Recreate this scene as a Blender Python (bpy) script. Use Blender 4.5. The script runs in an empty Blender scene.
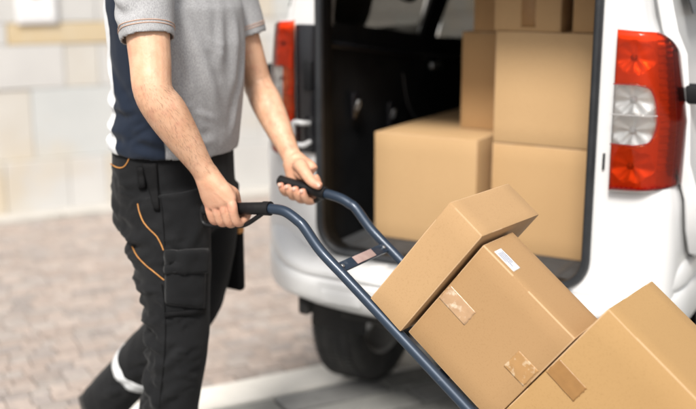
import bpy, bmesh, math, random
import numpy as np
from mathutils import Vector, Matrix, noise
from mathutils.bvhtree import BVHTree
random.seed(7); rng = np.random.default_rng(7)
SC = bpy.context.scene
COL = SC.collection
R = math.radians

# ------------------------------------------------------------------ camera
cam = bpy.data.cameras.new("camera"); cam_o = bpy.data.objects.new("camera", cam); COL.objects.link(cam_o)
cam.sensor_width = 36; cam.lens = 36 * 1000 / 696; cam.clip_start = .05; cam.clip_end = 500
cam_o.location = (0, 0, 1.5); cam_o.rotation_euler = (R(90 - 12.9256), 0, 0)
cam.dof.use_dof = True; cam.dof.focus_distance = 2.22; cam.dof.aperture_fstop = 1.5
SC.camera = cam_o

# ------------------------------------------------------------------ world, sun, exposure
SUN = Vector((-.17, -.65, .76)).normalized()
w = bpy.data.worlds.new("World"); SC.world = w; w.use_nodes = True
nt = w.node_tree; bg = nt.nodes['Background']
sky = nt.nodes.new('ShaderNodeTexSky'); sky.sky_type = 'NISHITA'; sky.sun_disc = False
sky.sun_elevation = math.asin(SUN.z); sky.sun_rotation = math.atan2(SUN.x, SUN.y)
sky.dust_density = 4; sky.air_density = 1.0; sky.ozone_density = 1.0
hs = nt.nodes.new('ShaderNodeHueSaturation'); hs.inputs['Saturation'].default_value = .22
nt.links.new(sky.outputs[0], hs.inputs['Color']); nt.links.new(hs.outputs[0], bg.inputs[0])
bg.inputs[1].default_value = .09
sl = bpy.data.lights.new("sun", 'SUN'); sl.energy = 2.7; sl.angle = R(14); sl.color = (1, .955, .89)
so = bpy.data.objects.new("sun", sl); COL.objects.link(so)
so.rotation_euler = SUN.to_track_quat('Z', 'Y').to_euler(); so.location = (-3, -4, 6)
vs = SC.view_settings; vs.view_transform = 'Standard'; vs.look = 'None'; vs.gamma = 1; vs.use_curve_mapping = False
vs.exposure = .70

# ------------------------------------------------------------------ materials
def pm(name, c, c2=None, scale=8., rough=.6, rough2=None, metal=0., bump=0., bscale=60., coat=0., sss=0., spec=.5,
       stretch=(1, 1, 1), detail=4., lo=.35, hi=.65, sheen=0., tint=False, bdist=.002, spot=None):
    m = bpy.data.materials.new(name); m.use_nodes = True
    t = m.node_tree; n = t.nodes; l = t.links; b = n['Principled BSDF']
    b.inputs['Base Color'].default_value = (*c, 1); b.inputs['Roughness'].default_value = rough
    b.inputs['Metallic'].default_value = metal; b.inputs['Specular IOR Level'].default_value = spec
    b.inputs['Coat Weight'].default_value = coat; b.inputs['Coat Roughness'].default_value = .06
    if sheen: b.inputs['Sheen Weight'].default_value = sheen
    if sss:
        b.inputs['Subsurface Weight'].default_value = sss
        b.inputs['Subsurface Radius'].default_value = (1, .35, .2); b.inputs['Subsurface Scale'].default_value = .006
    tc = n.new('ShaderNodeTexCoord'); mp = n.new('ShaderNodeMapping'); mp.inputs['Scale'].default_value = stretch
    l.new(tc.outputs['Object'], mp.inputs[0])
    col = None
    if c2 is not None:
        nz = n.new('ShaderNodeTexNoise'); nz.inputs['Scale'].default_value = scale; nz.inputs['Detail'].default_value = detail
        l.new(mp.outputs[0], nz.inputs['Vector'])
        mr = n.new('ShaderNodeMapRange'); mr.inputs[1].default_value = lo; mr.inputs[2].default_value = hi
        l.new(nz.outputs[0], mr.inputs[0])
        mx = n.new('ShaderNodeMix'); mx.data_type = 'RGBA'; mx.inputs[6].default_value = (*c, 1); mx.inputs[7].default_value = (*c2, 1)
        l.new(mr.outputs[0], mx.inputs[0]); col = mx.outputs[2]
        if rough2 is not None:
            m2 = n.new('ShaderNodeMapRange'); m2.inputs[1].default_value = lo; m2.inputs[2].default_value = hi
            m2.inputs[3].default_value = rough; m2.inputs[4].default_value = rough2
            l.new(nz.outputs[0], m2.inputs[0]); l.new(m2.outputs[0], b.inputs['Roughness'])
    if tint:
        at = n.new('ShaderNodeAttribute'); at.attribute_name = 'tint'
        mu = n.new('ShaderNodeMix'); mu.data_type = 'RGBA'; mu.blend_type = 'MULTIPLY'; mu.inputs[0].default_value = 1
        if col is None: mu.inputs[6].default_value = (*c, 1)
        else: l.new(col, mu.inputs[6])
        l.new(at.outputs['Color'], mu.inputs[7]); col = mu.outputs[2]
    if spot is not None:   # second noise layer: (colour, scale, lo, hi, amount)
        nz = n.new('ShaderNodeTexNoise'); nz.inputs['Scale'].default_value = spot[1]; nz.inputs['Detail'].default_value = 6
        l.new(tc.outputs['Object'], nz.inputs['Vector'])
        mr = n.new('ShaderNodeMapRange'); mr.inputs[1].default_value = spot[2]; mr.inputs[2].default_value = spot[3]; mr.inputs[4].default_value = spot[4]
        l.new(nz.outputs[0], mr.inputs[0])
        mx = n.new('ShaderNodeMix'); mx.data_type = 'RGBA'; mx.inputs[7].default_value = (*spot[0], 1)
        if col is None: mx.inputs[6].default_value = (*c, 1)
        else: l.new(col, mx.inputs[6])
        l.new(mr.outputs[0], mx.inputs[0]); col = mx.outputs[2]
    if col is not None: l.new(col, b.inputs['Base Color'])
    if bump:
        nb = n.new('ShaderNodeTexNoise'); nb.inputs['Scale'].default_value = bscale; nb.inputs['Detail'].default_value = 5
        l.new(mp.outputs[0], nb.inputs['Vector'])
        bp = n.new('ShaderNodeBump'); bp.inputs['Strength'].default_value = bump; bp.inputs['Distance'].default_value = bdist
        l.new(nb.outputs[0], bp.inputs['Height']); l.new(bp.outputs[0], b.inputs['Normal'])
    return m
M = {}
M['mortar'] = pm('mortar', (.50, .485, .455), (.46, .445, .415), 12, .95, bump=.5, bscale=80)
stones = [((.545, .535, .515), (.50, .495, .48)), ((.525, .535, .525), (.485, .50, .495)), ((.55, .53, .49), (.52, .49, .44)),
          ((.545, .52, .475), (.53, .475, .39)), ((.54, .40, .21), (.54, .45, .31)), ((.56, .55, .53), (.52, .51, .495))]
for i, (a, b_) in enumerate(stones):
    M['stone%d' % i] = pm('wall_stone_%d' % i, a, b_, 3.2, .8, bump=.35, bscale=35, detail=6, bdist=.004,
                          spot=((.53, .45, .335), 1.7, .52, .68, .6))
M['sett'] = pm('porphyry_sett', (.37, .315, .28), (.30, .262, .238), 30, .75, tint=True, bump=.5, bscale=90, spot=((.5, .46, .43), 140, .6, .7, .5))
M['pale'] = pm('pale_limestone', (.80, .77, .71), (.72, .69, .63), 6, .75, bump=.3, bscale=60, spot=((.5, .47, .43), 24, .62, .75, .5))
M['slab'] = pm('grey_stone_slab', (.33, .325, .31), (.24, .24, .23), 9, .8, tint=True, bump=.4, bscale=70, spot=((.36, .35, .33), 45, .58, .7, .5))
M['kerb'] = pm('weathered_kerb_stone', (.52, .49, .45), (.44, .42, .385), 5, .85, bump=.4, bscale=40)
M['ground'] = pm('joint_sand', (.30, .262, .235), (.24, .21, .19), 20, .95, bump=.4, bscale=120)
M['white'] = pm('white_van_paint', (.69, .69, .69), (.65, .655, .655), 1.7, .30, coat=.6, rough2=.4, spot=((.55, .54, .5), 7, .66, .82, .25))
M['seal'] = pm('black_rubber', (.012, .014, .017), (.02, .022, .025), 20, .5, bump=.1)
M['black'] = pm('black_plastic', (.005, .0055, .0065), (.009, .0095, .0105), 14, .6, spec=.2, bump=.15, bscale=300, bdist=.0006)
M['gloss_black'] = pm('gloss_black_plastic', (.008, .008, .01), None, rough=.25, coat=.3)
M['mat_floor'] = pm('van_rubber_floor', (.035, .037, .04), (.05, .052, .055), 18, .6, bump=.3, bscale=120)
M['liner'] = pm('interior_grey_cloth', (.16, .15, .14), (.12, .115, .105), 30, .9)
M['tyre'] = pm('tyre_rubber', (.030, .030, .030), (.060, .058, .055), 12, .8, bump=.3, bscale=90)
M['rim'] = pm('steel_rim', (.50, .49, .47), (.34, .33, .32), 10, .5, metal=.3)
M['drum'] = pm('brake_steel', (.55, .53, .5), (.3, .28, .26), 16, .4, metal=.9)
M['under'] = pm('underbody_black', (.012, .012, .012), (.03, .027, .025), 9, .85)
M['red'] = pm('tail_light_red', (.66, .034, .010), (.50, .016, .008), 9, .13, coat=1, stretch=(1, 1, .6), lo=.42, hi=.58)
M['red_bright'] = pm('tail_light_orange_red', (.78, .075, .014), (.66, .038, .010), 22, .12, coat=1)
M['red_dark'] = pm('tail_light_dark_red', (.30, .008, .006), (.20, .006, .005), 11, .15, coat=1)
M['clear'] = pm('clear_lens', (.52, .50, .47), (.30, .28, .265), 34, .10, metal=.45, coat=1, stretch=(1, 1, .35), lo=.40, hi=.62)
M['blue'] = pm('slate_blue_tube', (.024, .040, .066), (.019, .033, .056), 12, .38, metal=.3, coat=.2, rough2=.42, bump=.05, bscale=200, bdist=.0005,
               spot=((.16, .18, .21), 60, .70, .78, .5))
M['grip'] = pm('black_grip', (.006, .006, .007), (.01, .01, .0105), 40, .45, spec=.3, bump=.2, bscale=250, bdist=.0005)
M['plate'] = pm('pink_grey_plate', (.36, .25, .23), (.42, .31, .28), 50, .5)
M['steel'] = pm('galvanised_steel', (.45, .46, .47), (.36, .37, .38), 30, .4, metal=.9)
M['skin'] = pm('skin', (.68, .415, .275), (.60, .34, .21), 26, .48, sss=.12, bump=.45, bscale=190, bdist=.0015, spot=((.56, .25, .165), 38, .50, .70, .5))
def ruddy(m):
    t = m.node_tree; n = t.nodes; l = t.links; b = n['Principled BSDF']; src = b.inputs['Base Color'].links[0].from_socket
    at = n.new('ShaderNodeAttribute'); at.attribute_name = 'ruddy'; mx = n.new('ShaderNodeMix'); mx.data_type = 'RGBA'; mx.inputs[7].default_value = (.58, .235, .165, 1)
    ml = n.new('ShaderNodeMath'); ml.operation = 'MULTIPLY'; ml.inputs[1].default_value = .7
    l.new(at.outputs['Fac'], ml.inputs[0]); l.new(ml.outputs[0], mx.inputs[0]); l.new(src, mx.inputs[6]); l.new(mx.outputs[2], b.inputs['Base Color'])
ruddy(M['skin'])
M['nail'] = pm('finger_nail', (.70, .45, .36), None, rough=.3)
M['hair'] = pm('brown_hair', (.05, .03, .02), (.09, .055, .035), 60, .6, bump=.5, bscale=200)
M['trouser'] = pm('charcoal_work_cotton', (.0062, .0065, .0072), (.0115, .0118, .0128), 9, .9, spec=.15, bump=.45, bscale=420, bdist=.0012, sheen=.06, detail=6)
M['trouser2'] = pm('black_reinforcement', (.0025, .0025, .003), (.004, .004, .0045), 15, .8, spec=.2, bump=.4, bscale=400, bdist=.001)
M['orange'] = pm('orange_piping', (.50, .225, .055), (.42, .18, .045), 60, .6)
M['peach'] = pm('faded_orange_stitching', (.56, .34, .24), (.48, .33, .26), 160, .8)
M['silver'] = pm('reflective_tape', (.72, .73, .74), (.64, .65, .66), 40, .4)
M['boot'] = pm('black_boot_leather', (.02, .018, .017), (.03, .028, .026), 20, .5, bump=.3)
M['paper'] = pm('white_paper', (.78, .78, .78), (.74, .74, .75), 10, .6)
M['ink'] = pm('grey_ink', (.14, .16, .26), None, rough=.7)
M['sign_red'] = pm('faded_red_print', (.50, .22, .20), (.4, .25, .23), 20, .6)
M['belt'] = pm('seat_belt_webbing', (.03, .03, .032), None, rough=.7)

def cardboard(name, base, dark, tcol=None):
    m = pm(name, base, dark, 2.3, .78, bump=.25, bscale=160, bdist=.0006, detail=7, lo=.3, hi=.7, spot=((base[0]*.8, base[1]*.76, base[2]*.7), 260, .54, .72, .6))
    t = m.node_tree; n = t.nodes; l = t.links; b = n['Principled BSDF']
    # faint corrugation lines
    tc = n.new('ShaderNodeTexCoord'); wv = n.new('ShaderNodeTexWave'); wv.wave_type = 'BANDS'; wv.bands_direction = 'Z'
    wv.inputs['Scale'].default_value = 55; wv.inputs['Distortion'].default_value = 1.2; wv.inputs['Detail'].default_value = 2
    l.new(tc.outputs['Object'], wv.inputs['Vector'])
    old = b.inputs['Normal'].links[0].from_node
    bp = n.new('ShaderNodeBump'); bp.inputs['Strength'].default_value = .05; bp.inputs['Distance'].default_value = .0005
    l.new(wv.outputs['Fac'], bp.inputs['Height']); l.new(old.outputs[0], bp.inputs['Normal']); l.new(bp.outputs[0], b.inputs['Normal'])
    return m
M['card'] = cardboard('cardboard', (.495, .313, .150), (.452, .279, .130))
M['card_u'] = cardboard('cardboard_upper', (.45, .282, .138), (.41, .252, .12)); M['card_s'] = cardboard('cardboard_lower', (.405, .246, .100), (.365, .217, .086))
M['card_edge'] = cardboard('worn_cardboard_edge', (.56, .38, .22), (.46, .29, .15))
M['card_dark'] = cardboard('cardboard_brown', (.385, .232, .106), (.345, .203, .09))
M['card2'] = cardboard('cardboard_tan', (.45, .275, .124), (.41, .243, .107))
M['card3'] = cardboard('cardboard_pale', (.515, .333, .166), (.472, .300, .146))
def tape_mat(name, c, rough=.25, spot=None):
    m = pm(name, c, tuple(x*.9 for x in c), 45, rough, coat=.25, lo=.35, hi=.65, bump=.25, bscale=70, bdist=.0006, spot=spot); return m
M['tape'] = tape_mat('brown_tape', (.31, .160, .054))
M['tape_pale'] = tape_mat('clear_tape', (.46, .29, .165), .2, ((.66, .55, .42), 55, .52, .66, .75))  # pale streaks paint white highlights into the tape colour
M['tape_print_glint'] = tape_mat('printed_tape_glints', (.40, .225, .09), .2, ((.60, .47, .32), 75, .54, .64, .6))  # pale flecks suggest print and white glints, both put into the colour

def glass_mat():
    m = bpy.data.materials.new('tinted_glass'); m.use_nodes = True; t = m.node_tree; n = t.nodes; n.clear()
    o = n.new('ShaderNodeOutputMaterial'); tr = n.new('ShaderNodeBsdfTransparent'); tr.inputs[0].default_value = (.42, .41, .39, 1)
    g = n.new('ShaderNodeBsdfGlossy'); g.inputs['Roughness'].default_value = .03; mx = n.new('ShaderNodeMixShader'); mx.inputs[0].default_value = .06
    t.links.new(tr.outputs[0], mx.inputs[1]); t.links.new(g.outputs[0], mx.inputs[2]); t.links.new(mx.outputs[0], o.inputs[0]); return m
M['glass'] = glass_mat()
def lens_mat(name, tint):
    m = bpy.data.materials.new(name); m.use_nodes = True; t = m.node_tree; n = t.nodes; n.clear()
    o = n.new('ShaderNodeOutputMaterial'); tr = n.new('ShaderNodeBsdfTransparent'); tr.inputs[0].default_value = (*tint, 1)
    g = n.new('ShaderNodeBsdfGlossy'); g.inputs['Roughness'].default_value = .04; f = n.new('ShaderNodeFresnel'); f.inputs[0].default_value = 1.45
    mx = n.new('ShaderNodeMixShader'); t.links.new(f.outputs[0], mx.inputs[0])
    t.links.new(tr.outputs[0], mx.inputs[1]); t.links.new(g.outputs[0], mx.inputs[2]); t.links.new(mx.outputs[0], o.inputs[0]); return m
M['lens_red'] = lens_mat('red_lens', (1.0, .235, .075)); M['lens_dark'] = lens_mat('dark_red_lens', (.85, .15, .08)); M['lens_clear'] = lens_mat('clear_lens_plastic', (.93, .93, .92))
M['chrome'] = pm('lamp_reflector', (.93, .93, .92), (.84, .84, .83), 22, .25, metal=.3)
M['chrome_dark'] = pm('lamp_reflector_dark', (.5, .49, .49), None, rough=.3, metal=.3)

# ------------------------------------------------------------------ helpers
def tag(o, label=None, cat=None, group=None, kind=None):
    if label: o['label'] = label
    if cat: o['category'] = cat
    if group: o['group'] = group
    if kind: o['kind'] = kind
    return o
def empty(name, loc=(0, 0, 0), rz=0):
    o = bpy.data.objects.new(name, None); o.location = loc; o.rotation_euler = (0, 0, rz); o.empty_display_size = .1
    COL.objects.link(o); return o
def mk(name, verts, faces, mat, parent=None, smooth=True, mats=None, fm=None):
    me = bpy.data.meshes.new(name); me.from_pydata([tuple(v) for v in verts], [], [tuple(f) for f in faces])
    for x in (mats or [mat]): me.materials.append(x)
    if fm is not None: me.polygons.foreach_set('material_index', fm)
    me.polygons.foreach_set('use_smooth', [smooth]*len(me.polygons)); me.update()
    o = bpy.data.objects.new(name, me); COL.objects.link(o)
    if parent: o.parent = parent
    return o
def from_bm(name, bm, mat, parent=None, smooth=True):
    bmesh.ops.recalc_face_normals(bm, faces=bm.faces)
    me = bpy.data.meshes.new(name); bm.to_mesh(me); bm.free(); me.materials.append(mat)
    me.polygons.foreach_set('use_smooth', [smooth]*len(me.polygons))
    o = bpy.data.objects.new(name, me); COL.objects.link(o)
    if parent: o.parent = parent
    return o
def bevel_box_bm(x0, x1, y0, y1, z0, z1, r=.004, seg=2, bm=None):
    b = bmesh.new()
    bmesh.ops.create_cube(b, size=1)
    for v in b.verts:
        v.co = Vector(((x0+x1)/2 + v.co.x*(x1-x0), (y0+y1)/2 + v.co.y*(y1-y0), (z0+z1)/2 + v.co.z*(z1-z0)))
    if r: bmesh.ops.bevel(b, geom=list(b.edges), offset=r, segments=seg, profile=.5, affect='EDGES')
    return b
def bbox(name, x0, x1, y0, y1, z0, z1, mat, parent=None, r=.004, seg=2):
    o = from_bm(name, bevel_box_bm(x0, x1, y0, y1, z0, z1, r, seg), mat, parent)
    sharp(o); return o
def sharp(o, ang=35):
    me = o.data
    try: me.set_sharp_from_angle(angle=R(ang))
    except Exception: pass
def loft(rings, closed=True, caps=True):
    """rings: list of lists of points (same count). returns verts, faces"""
    n = len(rings[0]); V = [p for r in rings for p in r]; F = []
    for i in range(len(rings)-1):
        for j in range(n if closed else n-1):
            k = (j+1) % n
            F.append((i*n+j, i*n+k, (i+1)*n+k, (i+1)*n+j))
    if caps and closed:
        F.append(tuple(range(n))[::-1]); F.append(tuple((len(rings)-1)*n+j for j in range(n)))
    return V, F
def catmull(pts, per=8):
    P = [np.array(p, float) for p in pts]; P = [2*P[0]-P[1]] + P + [2*P[-1]-P[-2]]; out = []
    for i in range(1, len(P)-2):
        for t in np.linspace(0, 1, per, endpoint=False):
            out.append(.5*((2*P[i]) + (-P[i-1]+P[i+1])*t + (2*P[i-1]-5*P[i]+4*P[i+1]-P[i+2])*t*t + (-P[i-1]+3*P[i]-3*P[i+1]+P[i+2])*t**3))
    out.append(P[-2]); return out
def sweep(path, rad, n=14, caps=True, flat=1., up=None):
    """circular/elliptic tube along path; rad scalar or list; flat scales the second axis"""
    P = [Vector(p) for p in path]; rings = []
    if not hasattr(rad, '__len__'): rad = [rad]*len(P)
    t0 = (P[1]-P[0]).normalized(); u = Vector(up) if up is not None else (Vector((0, 0, 1)) if abs(t0.z) < .9 else Vector((1, 0, 0)))
    u = (u - t0*u.dot(t0)).normalized()
    for i, p in enumerate(P):
        t = (P[min(i+1, len(P)-1)] - P[max(i-1, 0)]).normalized()
        u = (u - t*u.dot(t)).normalized(); v = t.cross(u)
        rings.append([tuple(p + u*math.cos(a)*rad[i] + v*math.sin(a)*rad[i]*flat) for a in np.linspace(0, 2*math.pi, n, endpoint=False)])
    return loft(rings, caps=caps)
def tube(name, path, rad, mat, parent=None, n=14, flat=1., up=None):
    V, F = sweep(path, rad, n, flat=flat, up=up); o = mk(name, V, F, mat, parent); sharp(o, 50); return o
class Acc:
    def __init__(s): s.V = []; s.F = []
    def add(s, VF):
        k = len(s.V); s.V += [tuple(v) for v in VF[0]]; s.F += [tuple(i+k for i in f) for f in VF[1]]; return s
def remesh(acc, voxel, smooth=4, fac=.5):
    o = mk('tmp', acc.V, acc.F, M['skin'])
    m = o.modifiers.new('r', 'REMESH'); m.mode = 'VOXEL'; m.voxel_size = voxel; m.use_smooth_shade = True
    s = o.modifiers.new('s', 'SMOOTH'); s.factor = fac; s.iterations = smooth
    dg = bpy.context.evaluated_depsgraph_get(); dg.update(); me = bpy.data.meshes.new_from_object(o.evaluated_get(dg))
    bpy.data.objects.remove(o); me.materials.clear(); return me
def mesh_np(me):
    n = len(me.vertices); co = np.empty(n*3); me.vertices.foreach_get('co', co); no = np.empty(n*3)
    me.vertices.foreach_get('normal', no); return co.reshape(-1, 3), no.reshape(-1, 3)
def set_co(me, co): me.vertices.foreach_set('co', co.ravel()); me.update()
def seg_dist(P, a, b):
    a = np.array(a); b = np.array(b); d = b-a; t = np.clip(((P-a)@d)/(d@d+1e-12), 0, 1)
    return np.linalg.norm(P-(a+t[:, None]*d), axis=1), t
def strokes(co, no, S):
    """cloth folds: list of (points, width, amplitude) pushed along the normal"""
    disp = np.zeros(len(co))
    for pts, wd, am in S:
        best = np.full(len(co), 9.); k = len(pts)-1; prog = np.zeros(len(co))
        for i in range(k):
            d, t = seg_dist(co, pts[i], pts[i+1]); m_ = d < best
            best[m_] = d[m_]; prog[m_] = (i+t[m_])/k
        env = np.clip(np.minimum(prog, 1-prog)*4 + .25, 0, 1)
        disp += am*env*(np.exp(-(best/wd)**2) - .45*np.exp(-((best-1.9*wd)/wd)**2))
    return disp
def vnoise(co, scale, seed=0.):
    return np.array([noise.noise(Vector((c[0]*scale[0]+seed, c[1]*scale[1]+seed, c[2]*scale[2]))) for c in co])

# ------------------------------------------------------------------ ground, paving (street frame: S along the wall, N towards it)
SD = Vector((.885, .465, 0)).normalized(); ND = Vector((-SD.y, SD.x, 0)); STREET_RZ = math.atan2(SD.y, SD.x)
gnd = mk('ground', [(-150, -150, -.03), (150, -150, -.03), (150, 150, -.03), (-150, 150, -.03)], [(0, 1, 2, 3)], M['ground'], smooth=False)
tag(gnd, kind='structure')
def paver(x0, x1, y0, y1, z, ch, depth=.04, tilt=0.):
    dz = [random.uniform(-tilt, tilt) for _ in range(4)]
    j = lambda: random.uniform(-ch*.35, ch*.35)
    lo = [(x0, y0), (x1, y0), (x1, y1), (x0, y1)]
    hi = [(x0+ch+j(), y0+ch+j()), (x1-ch+j(), y0+ch+j()), (x1-ch+j(), y1-ch+j()), (x0+ch+j(), y1-ch+j())]
    V = [(a, b, z-depth) for a, b in lo] + [(a, b, z-ch*.7+dz[i]) for i, (a, b) in enumerate(lo)] + [(a, b, z+dz[i]) for i, (a, b) in enumerate(hi)]
    F = [(0, 1, 5, 4), (1, 2, 6, 5), (2, 3, 7, 6), (3, 0, 4, 7), (4, 5, 9, 8), (5, 6, 10, 9), (6, 7, 11, 10), (7, 4, 8, 11), (8, 9, 10, 11)]
    return V, F
def add_tint(o, cols):
    a = o.data.color_attributes.new('tint', 'FLOAT_COLOR', 'POINT')
    a.data.foreach_set('color', np.array(cols, dtype=np.float32).ravel())
CP = R(12.9256)
def px(p):
    d = p.y*math.cos(CP) - (p.z-1.5)*math.sin(CP); u_ = p.y*math.sin(CP) + (p.z-1.5)*math.cos(CP)
    return 348 + 1000*p.x/d, 204.5 - 1000*u_/d, d
sett_pav = empty('sett_pavement', (0, 0, 0), STREET_RZ); tag(sett_pav, kind='structure')
cells = []
y = 3.335
while y < 6.28:
    hgt = random.uniform(.064, .078); x = -2.5 + random.uniform(0, .1)
    while x < 6.5:
        ln = random.uniform(.065, .115); cells.append((x, min(x+ln-.0045, 6.5), y, y+hgt-.0045)); x += ln
    y += hgt
def tnt():
    k = random.choice([(1.0, .98, .97), (1.08, 1.03, 1.0), (.92, .93, .95), (1.12, 1.09, 1.07), (.96, .91, .88), (1.03, 1.05, 1.06)])
    g = random.uniform(.88, 1.12); return (k[0]*g, k[1]*g, k[2]*g, 1)
scored = []
for c in cells:
    p = SD*((c[0]+c[1])/2) + ND*((c[2]+c[3])/2); X, Y, d = px(p)
    vis = -5 < X < 330 and Y < 415 and not (150 < X < 200 and Y > 215) and not (X > 270 and Y < 300)
    scored.append((d if vis else 99+d, c))
scored.sort(key=lambda t: t[0])
for d, c in scored[:290]:
    V, F = paver(*c, random.uniform(-.0025, .0025), .004, tilt=.002); o = mk('sett', V, F, M['sett'], sett_pav, smooth=False); add_tint(o, [tnt()]*len(V))
acc = Acc(); tc_ = []
for d, c in scored[290:]:
    VF = paver(*c, random.uniform(-.0025, .0025), .004, tilt=.002); acc.add(VF); tc_ += [tnt()]*len(VF[0])
o = mk('sett_field', acc.V, acc.F, M['sett'], sett_pav, smooth=False); add_tint(o, tc_); tag(o, kind='stuff')

strip = empty('stone_edge_strip', (0, 0, 0), STREET_RZ); tag(strip, kind='structure')
x = -2.6
while x < 6.5:
    ln = random.uniform(.75, 1.05); V, F = paver(x, x+ln-.006, 3.145, 3.329, .002, .004); mk('slab', V, F, M['pale'], strip, smooth=False); x += ln
pave = empty('slab_pavement', (0, 0, 0), STREET_RZ); tag(pave, kind='structure')
y = 3.135; row = 0; acc = Acc(); tc_ = []; ns_ = 0
while y > -.4:
    x = (1.68 if row % 2 == 0 else 1.37) - .42*10
    while x < 6.3:
        ln = .42 + (random.uniform(-.06, .06) if not .8 < x < 1.8 else 0); VF = paver(x, x+ln-.014, y-.15+.013, y, random.uniform(-.003, .002), .005, tilt=.0015)
        g = random.uniform(.78, 1.2); tn = (g, g, g*random.uniform(.95, 1.02), 1); X, Yp, d = px(SD*(x+ln/2) + ND*(y-.07))
        if d > .3 and -20 < X < 720 and 330 < Yp < 560 and ns_ < 290:
            o = mk('paving_slab', VF[0], VF[1], M['slab'], pave, smooth=False); add_tint(o, [tn]*len(VF[0])); ns_ += 1
        else: acc.add(VF); tc_ += [tn]*len(VF[0])
        x += ln
    y -= .15; row += 1
o = mk('slab_field', acc.V, acc.F, M['slab'], pave, smooth=False); add_tint(o, tc_); tag(o, kind='stuff')
kerb = empty('wall_kerb', (0, 0, 0), STREET_RZ); tag(kerb, kind='structure')
x = -4
while x < 10:
    ln = random.uniform(.9, 1.2); V, F = paver(x, x+ln-.008, 6.30, 6.47, .025, .01, .06); mk('kerb_stone', V, F, M['kerb'], kerb, smooth=False); x += ln

# ------------------------------------------------------------------ stone wall behind
wall = empty('stone_wall', tuple(ND*6.5), STREET_RZ)
tag(wall, 'pale coursed stone wall with ochre patches behind the worker', 'wall')
bbox('wall_core', -4, 10, .045, .5, 0, 3.2, M['mortar'], wall, r=0)
def block(x0, x1, z0, z1, mi, proud):
    g = .002; c = .004; j = lambda: random.uniform(-.003, .003)
    V = [(x0+g, .06, z0+g), (x1-g, .06, z0+g), (x1-g, .06, z1-g), (x0+g, .06, z1-g),
         (x0+g, proud+c, z0+g), (x1-g, proud+c, z0+g), (x1-g, proud+c, z1-g), (x0+g, proud+c, z1-g),
         (x0+g+c, proud+j(), z0+g+c), (x1-g-c, proud+j(), z0+g+c), (x1-g-c, proud+j(), z1-g-c), (x0+g+c, proud+j(), z1-g-c)]
    F = [(0, 1, 5, 4), (1, 2, 6, 5), (2, 3, 7, 6), (3, 0, 4, 7), (4, 5, 9, 8), (5, 6, 10, 9), (6, 7, 11, 10), (7, 4, 8, 11), (8, 9, 10, 11)]
    o = mk('stone_block', V, F, M['stone%d' % mi], wall, smooth=False); return o
fixed = {  # courses seen left of the worker: (z0, z1): list of (x0, x1, stone)
    (0.0, .35): [(0.53, 0.96, 3), (0.96, 1.36, 0), (1.36, 1.60, 5), (1.60, 1.80, 3), (1.80, 2.18, 0)],
    (.35, .80): [(0.48, 0.84, 1), (0.84, 1.16, 2), (1.16, 1.73, 1), (1.73, 2.23, 0)],
    (.80, 1.075): [(0.48, 0.88, 0), (0.88, 1.38, 5), (1.38, 1.60, 2), (1.60, 2.13, 0)],
    (1.075, 1.21): [(0.48, 0.78, 0), (0.78, 1.04, 0), (1.04, 1.93, 4), (1.93, 2.28, 2)],
    (1.21, 1.62): [(0.48, 0.98, 1), (0.98, 1.60, 0), (1.60, 2.18, 5)],
}
for (z0, z1), lst in list(fixed.items()) + [((1.62, 1.95), []), ((1.95, 2.4), []), ((2.4, 2.75), []), ((2.75, 3.2), [])]:
    x = lst[0][0] if lst else 0; 
    for (a, b_, mi) in lst: block(a, b_, z0, z1, mi, random.uniform(-.005, .005) - (.035 if z0 == 0 else 0))
    xs = x
    while xs > -4: ln = random.uniform(.35, .7); block(xs-ln, xs, z0, z1, random.choice([0, 0, 1, 2, 3, 5, 5]), random.uniform(-.005, .005) - (.035 if z0 == 0 else 0)); xs -= ln
    xs = lst[-1][1] if lst else 0
    while xs < 10: ln = random.uniform(.35, .7); block(xs, xs+ln, z0, z1, random.choice([0, 0, 1, 2, 2, 3, 5]), random.uniform(-.005, .005) - (.035 if z0 == 0 else 0)); xs += ln
sign = empty('wall_notice', tuple(ND*6.5), STREET_RZ); tag(sign, 'white notice board fixed to the pale stone wall, top left', 'sign')
bbox('board', 1.10, 1.35, -.028, -.016, 1.205, 1.50, M['paper'], sign, r=.003)
bbox('board_border', 1.12, 1.33, -.0305, -.0282, 1.225, 1.48, M['silver'], sign, r=0)
bbox('board_face', 1.127, 1.323, -.0328, -.0307, 1.232, 1.473, M['paper'], sign, r=0)
V, F = sweep([(1.225, -.033, 1.405), (1.225, -.036, 1.405)], .042, 20); mk('emblem', V, F, M['sign_red'], sign)
V, F = sweep([(1.225, -.0362, 1.412), (1.225, -.0375, 1.412)], .022, 16); mk('emblem_centre', V, F, M['ink'], sign)

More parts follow.
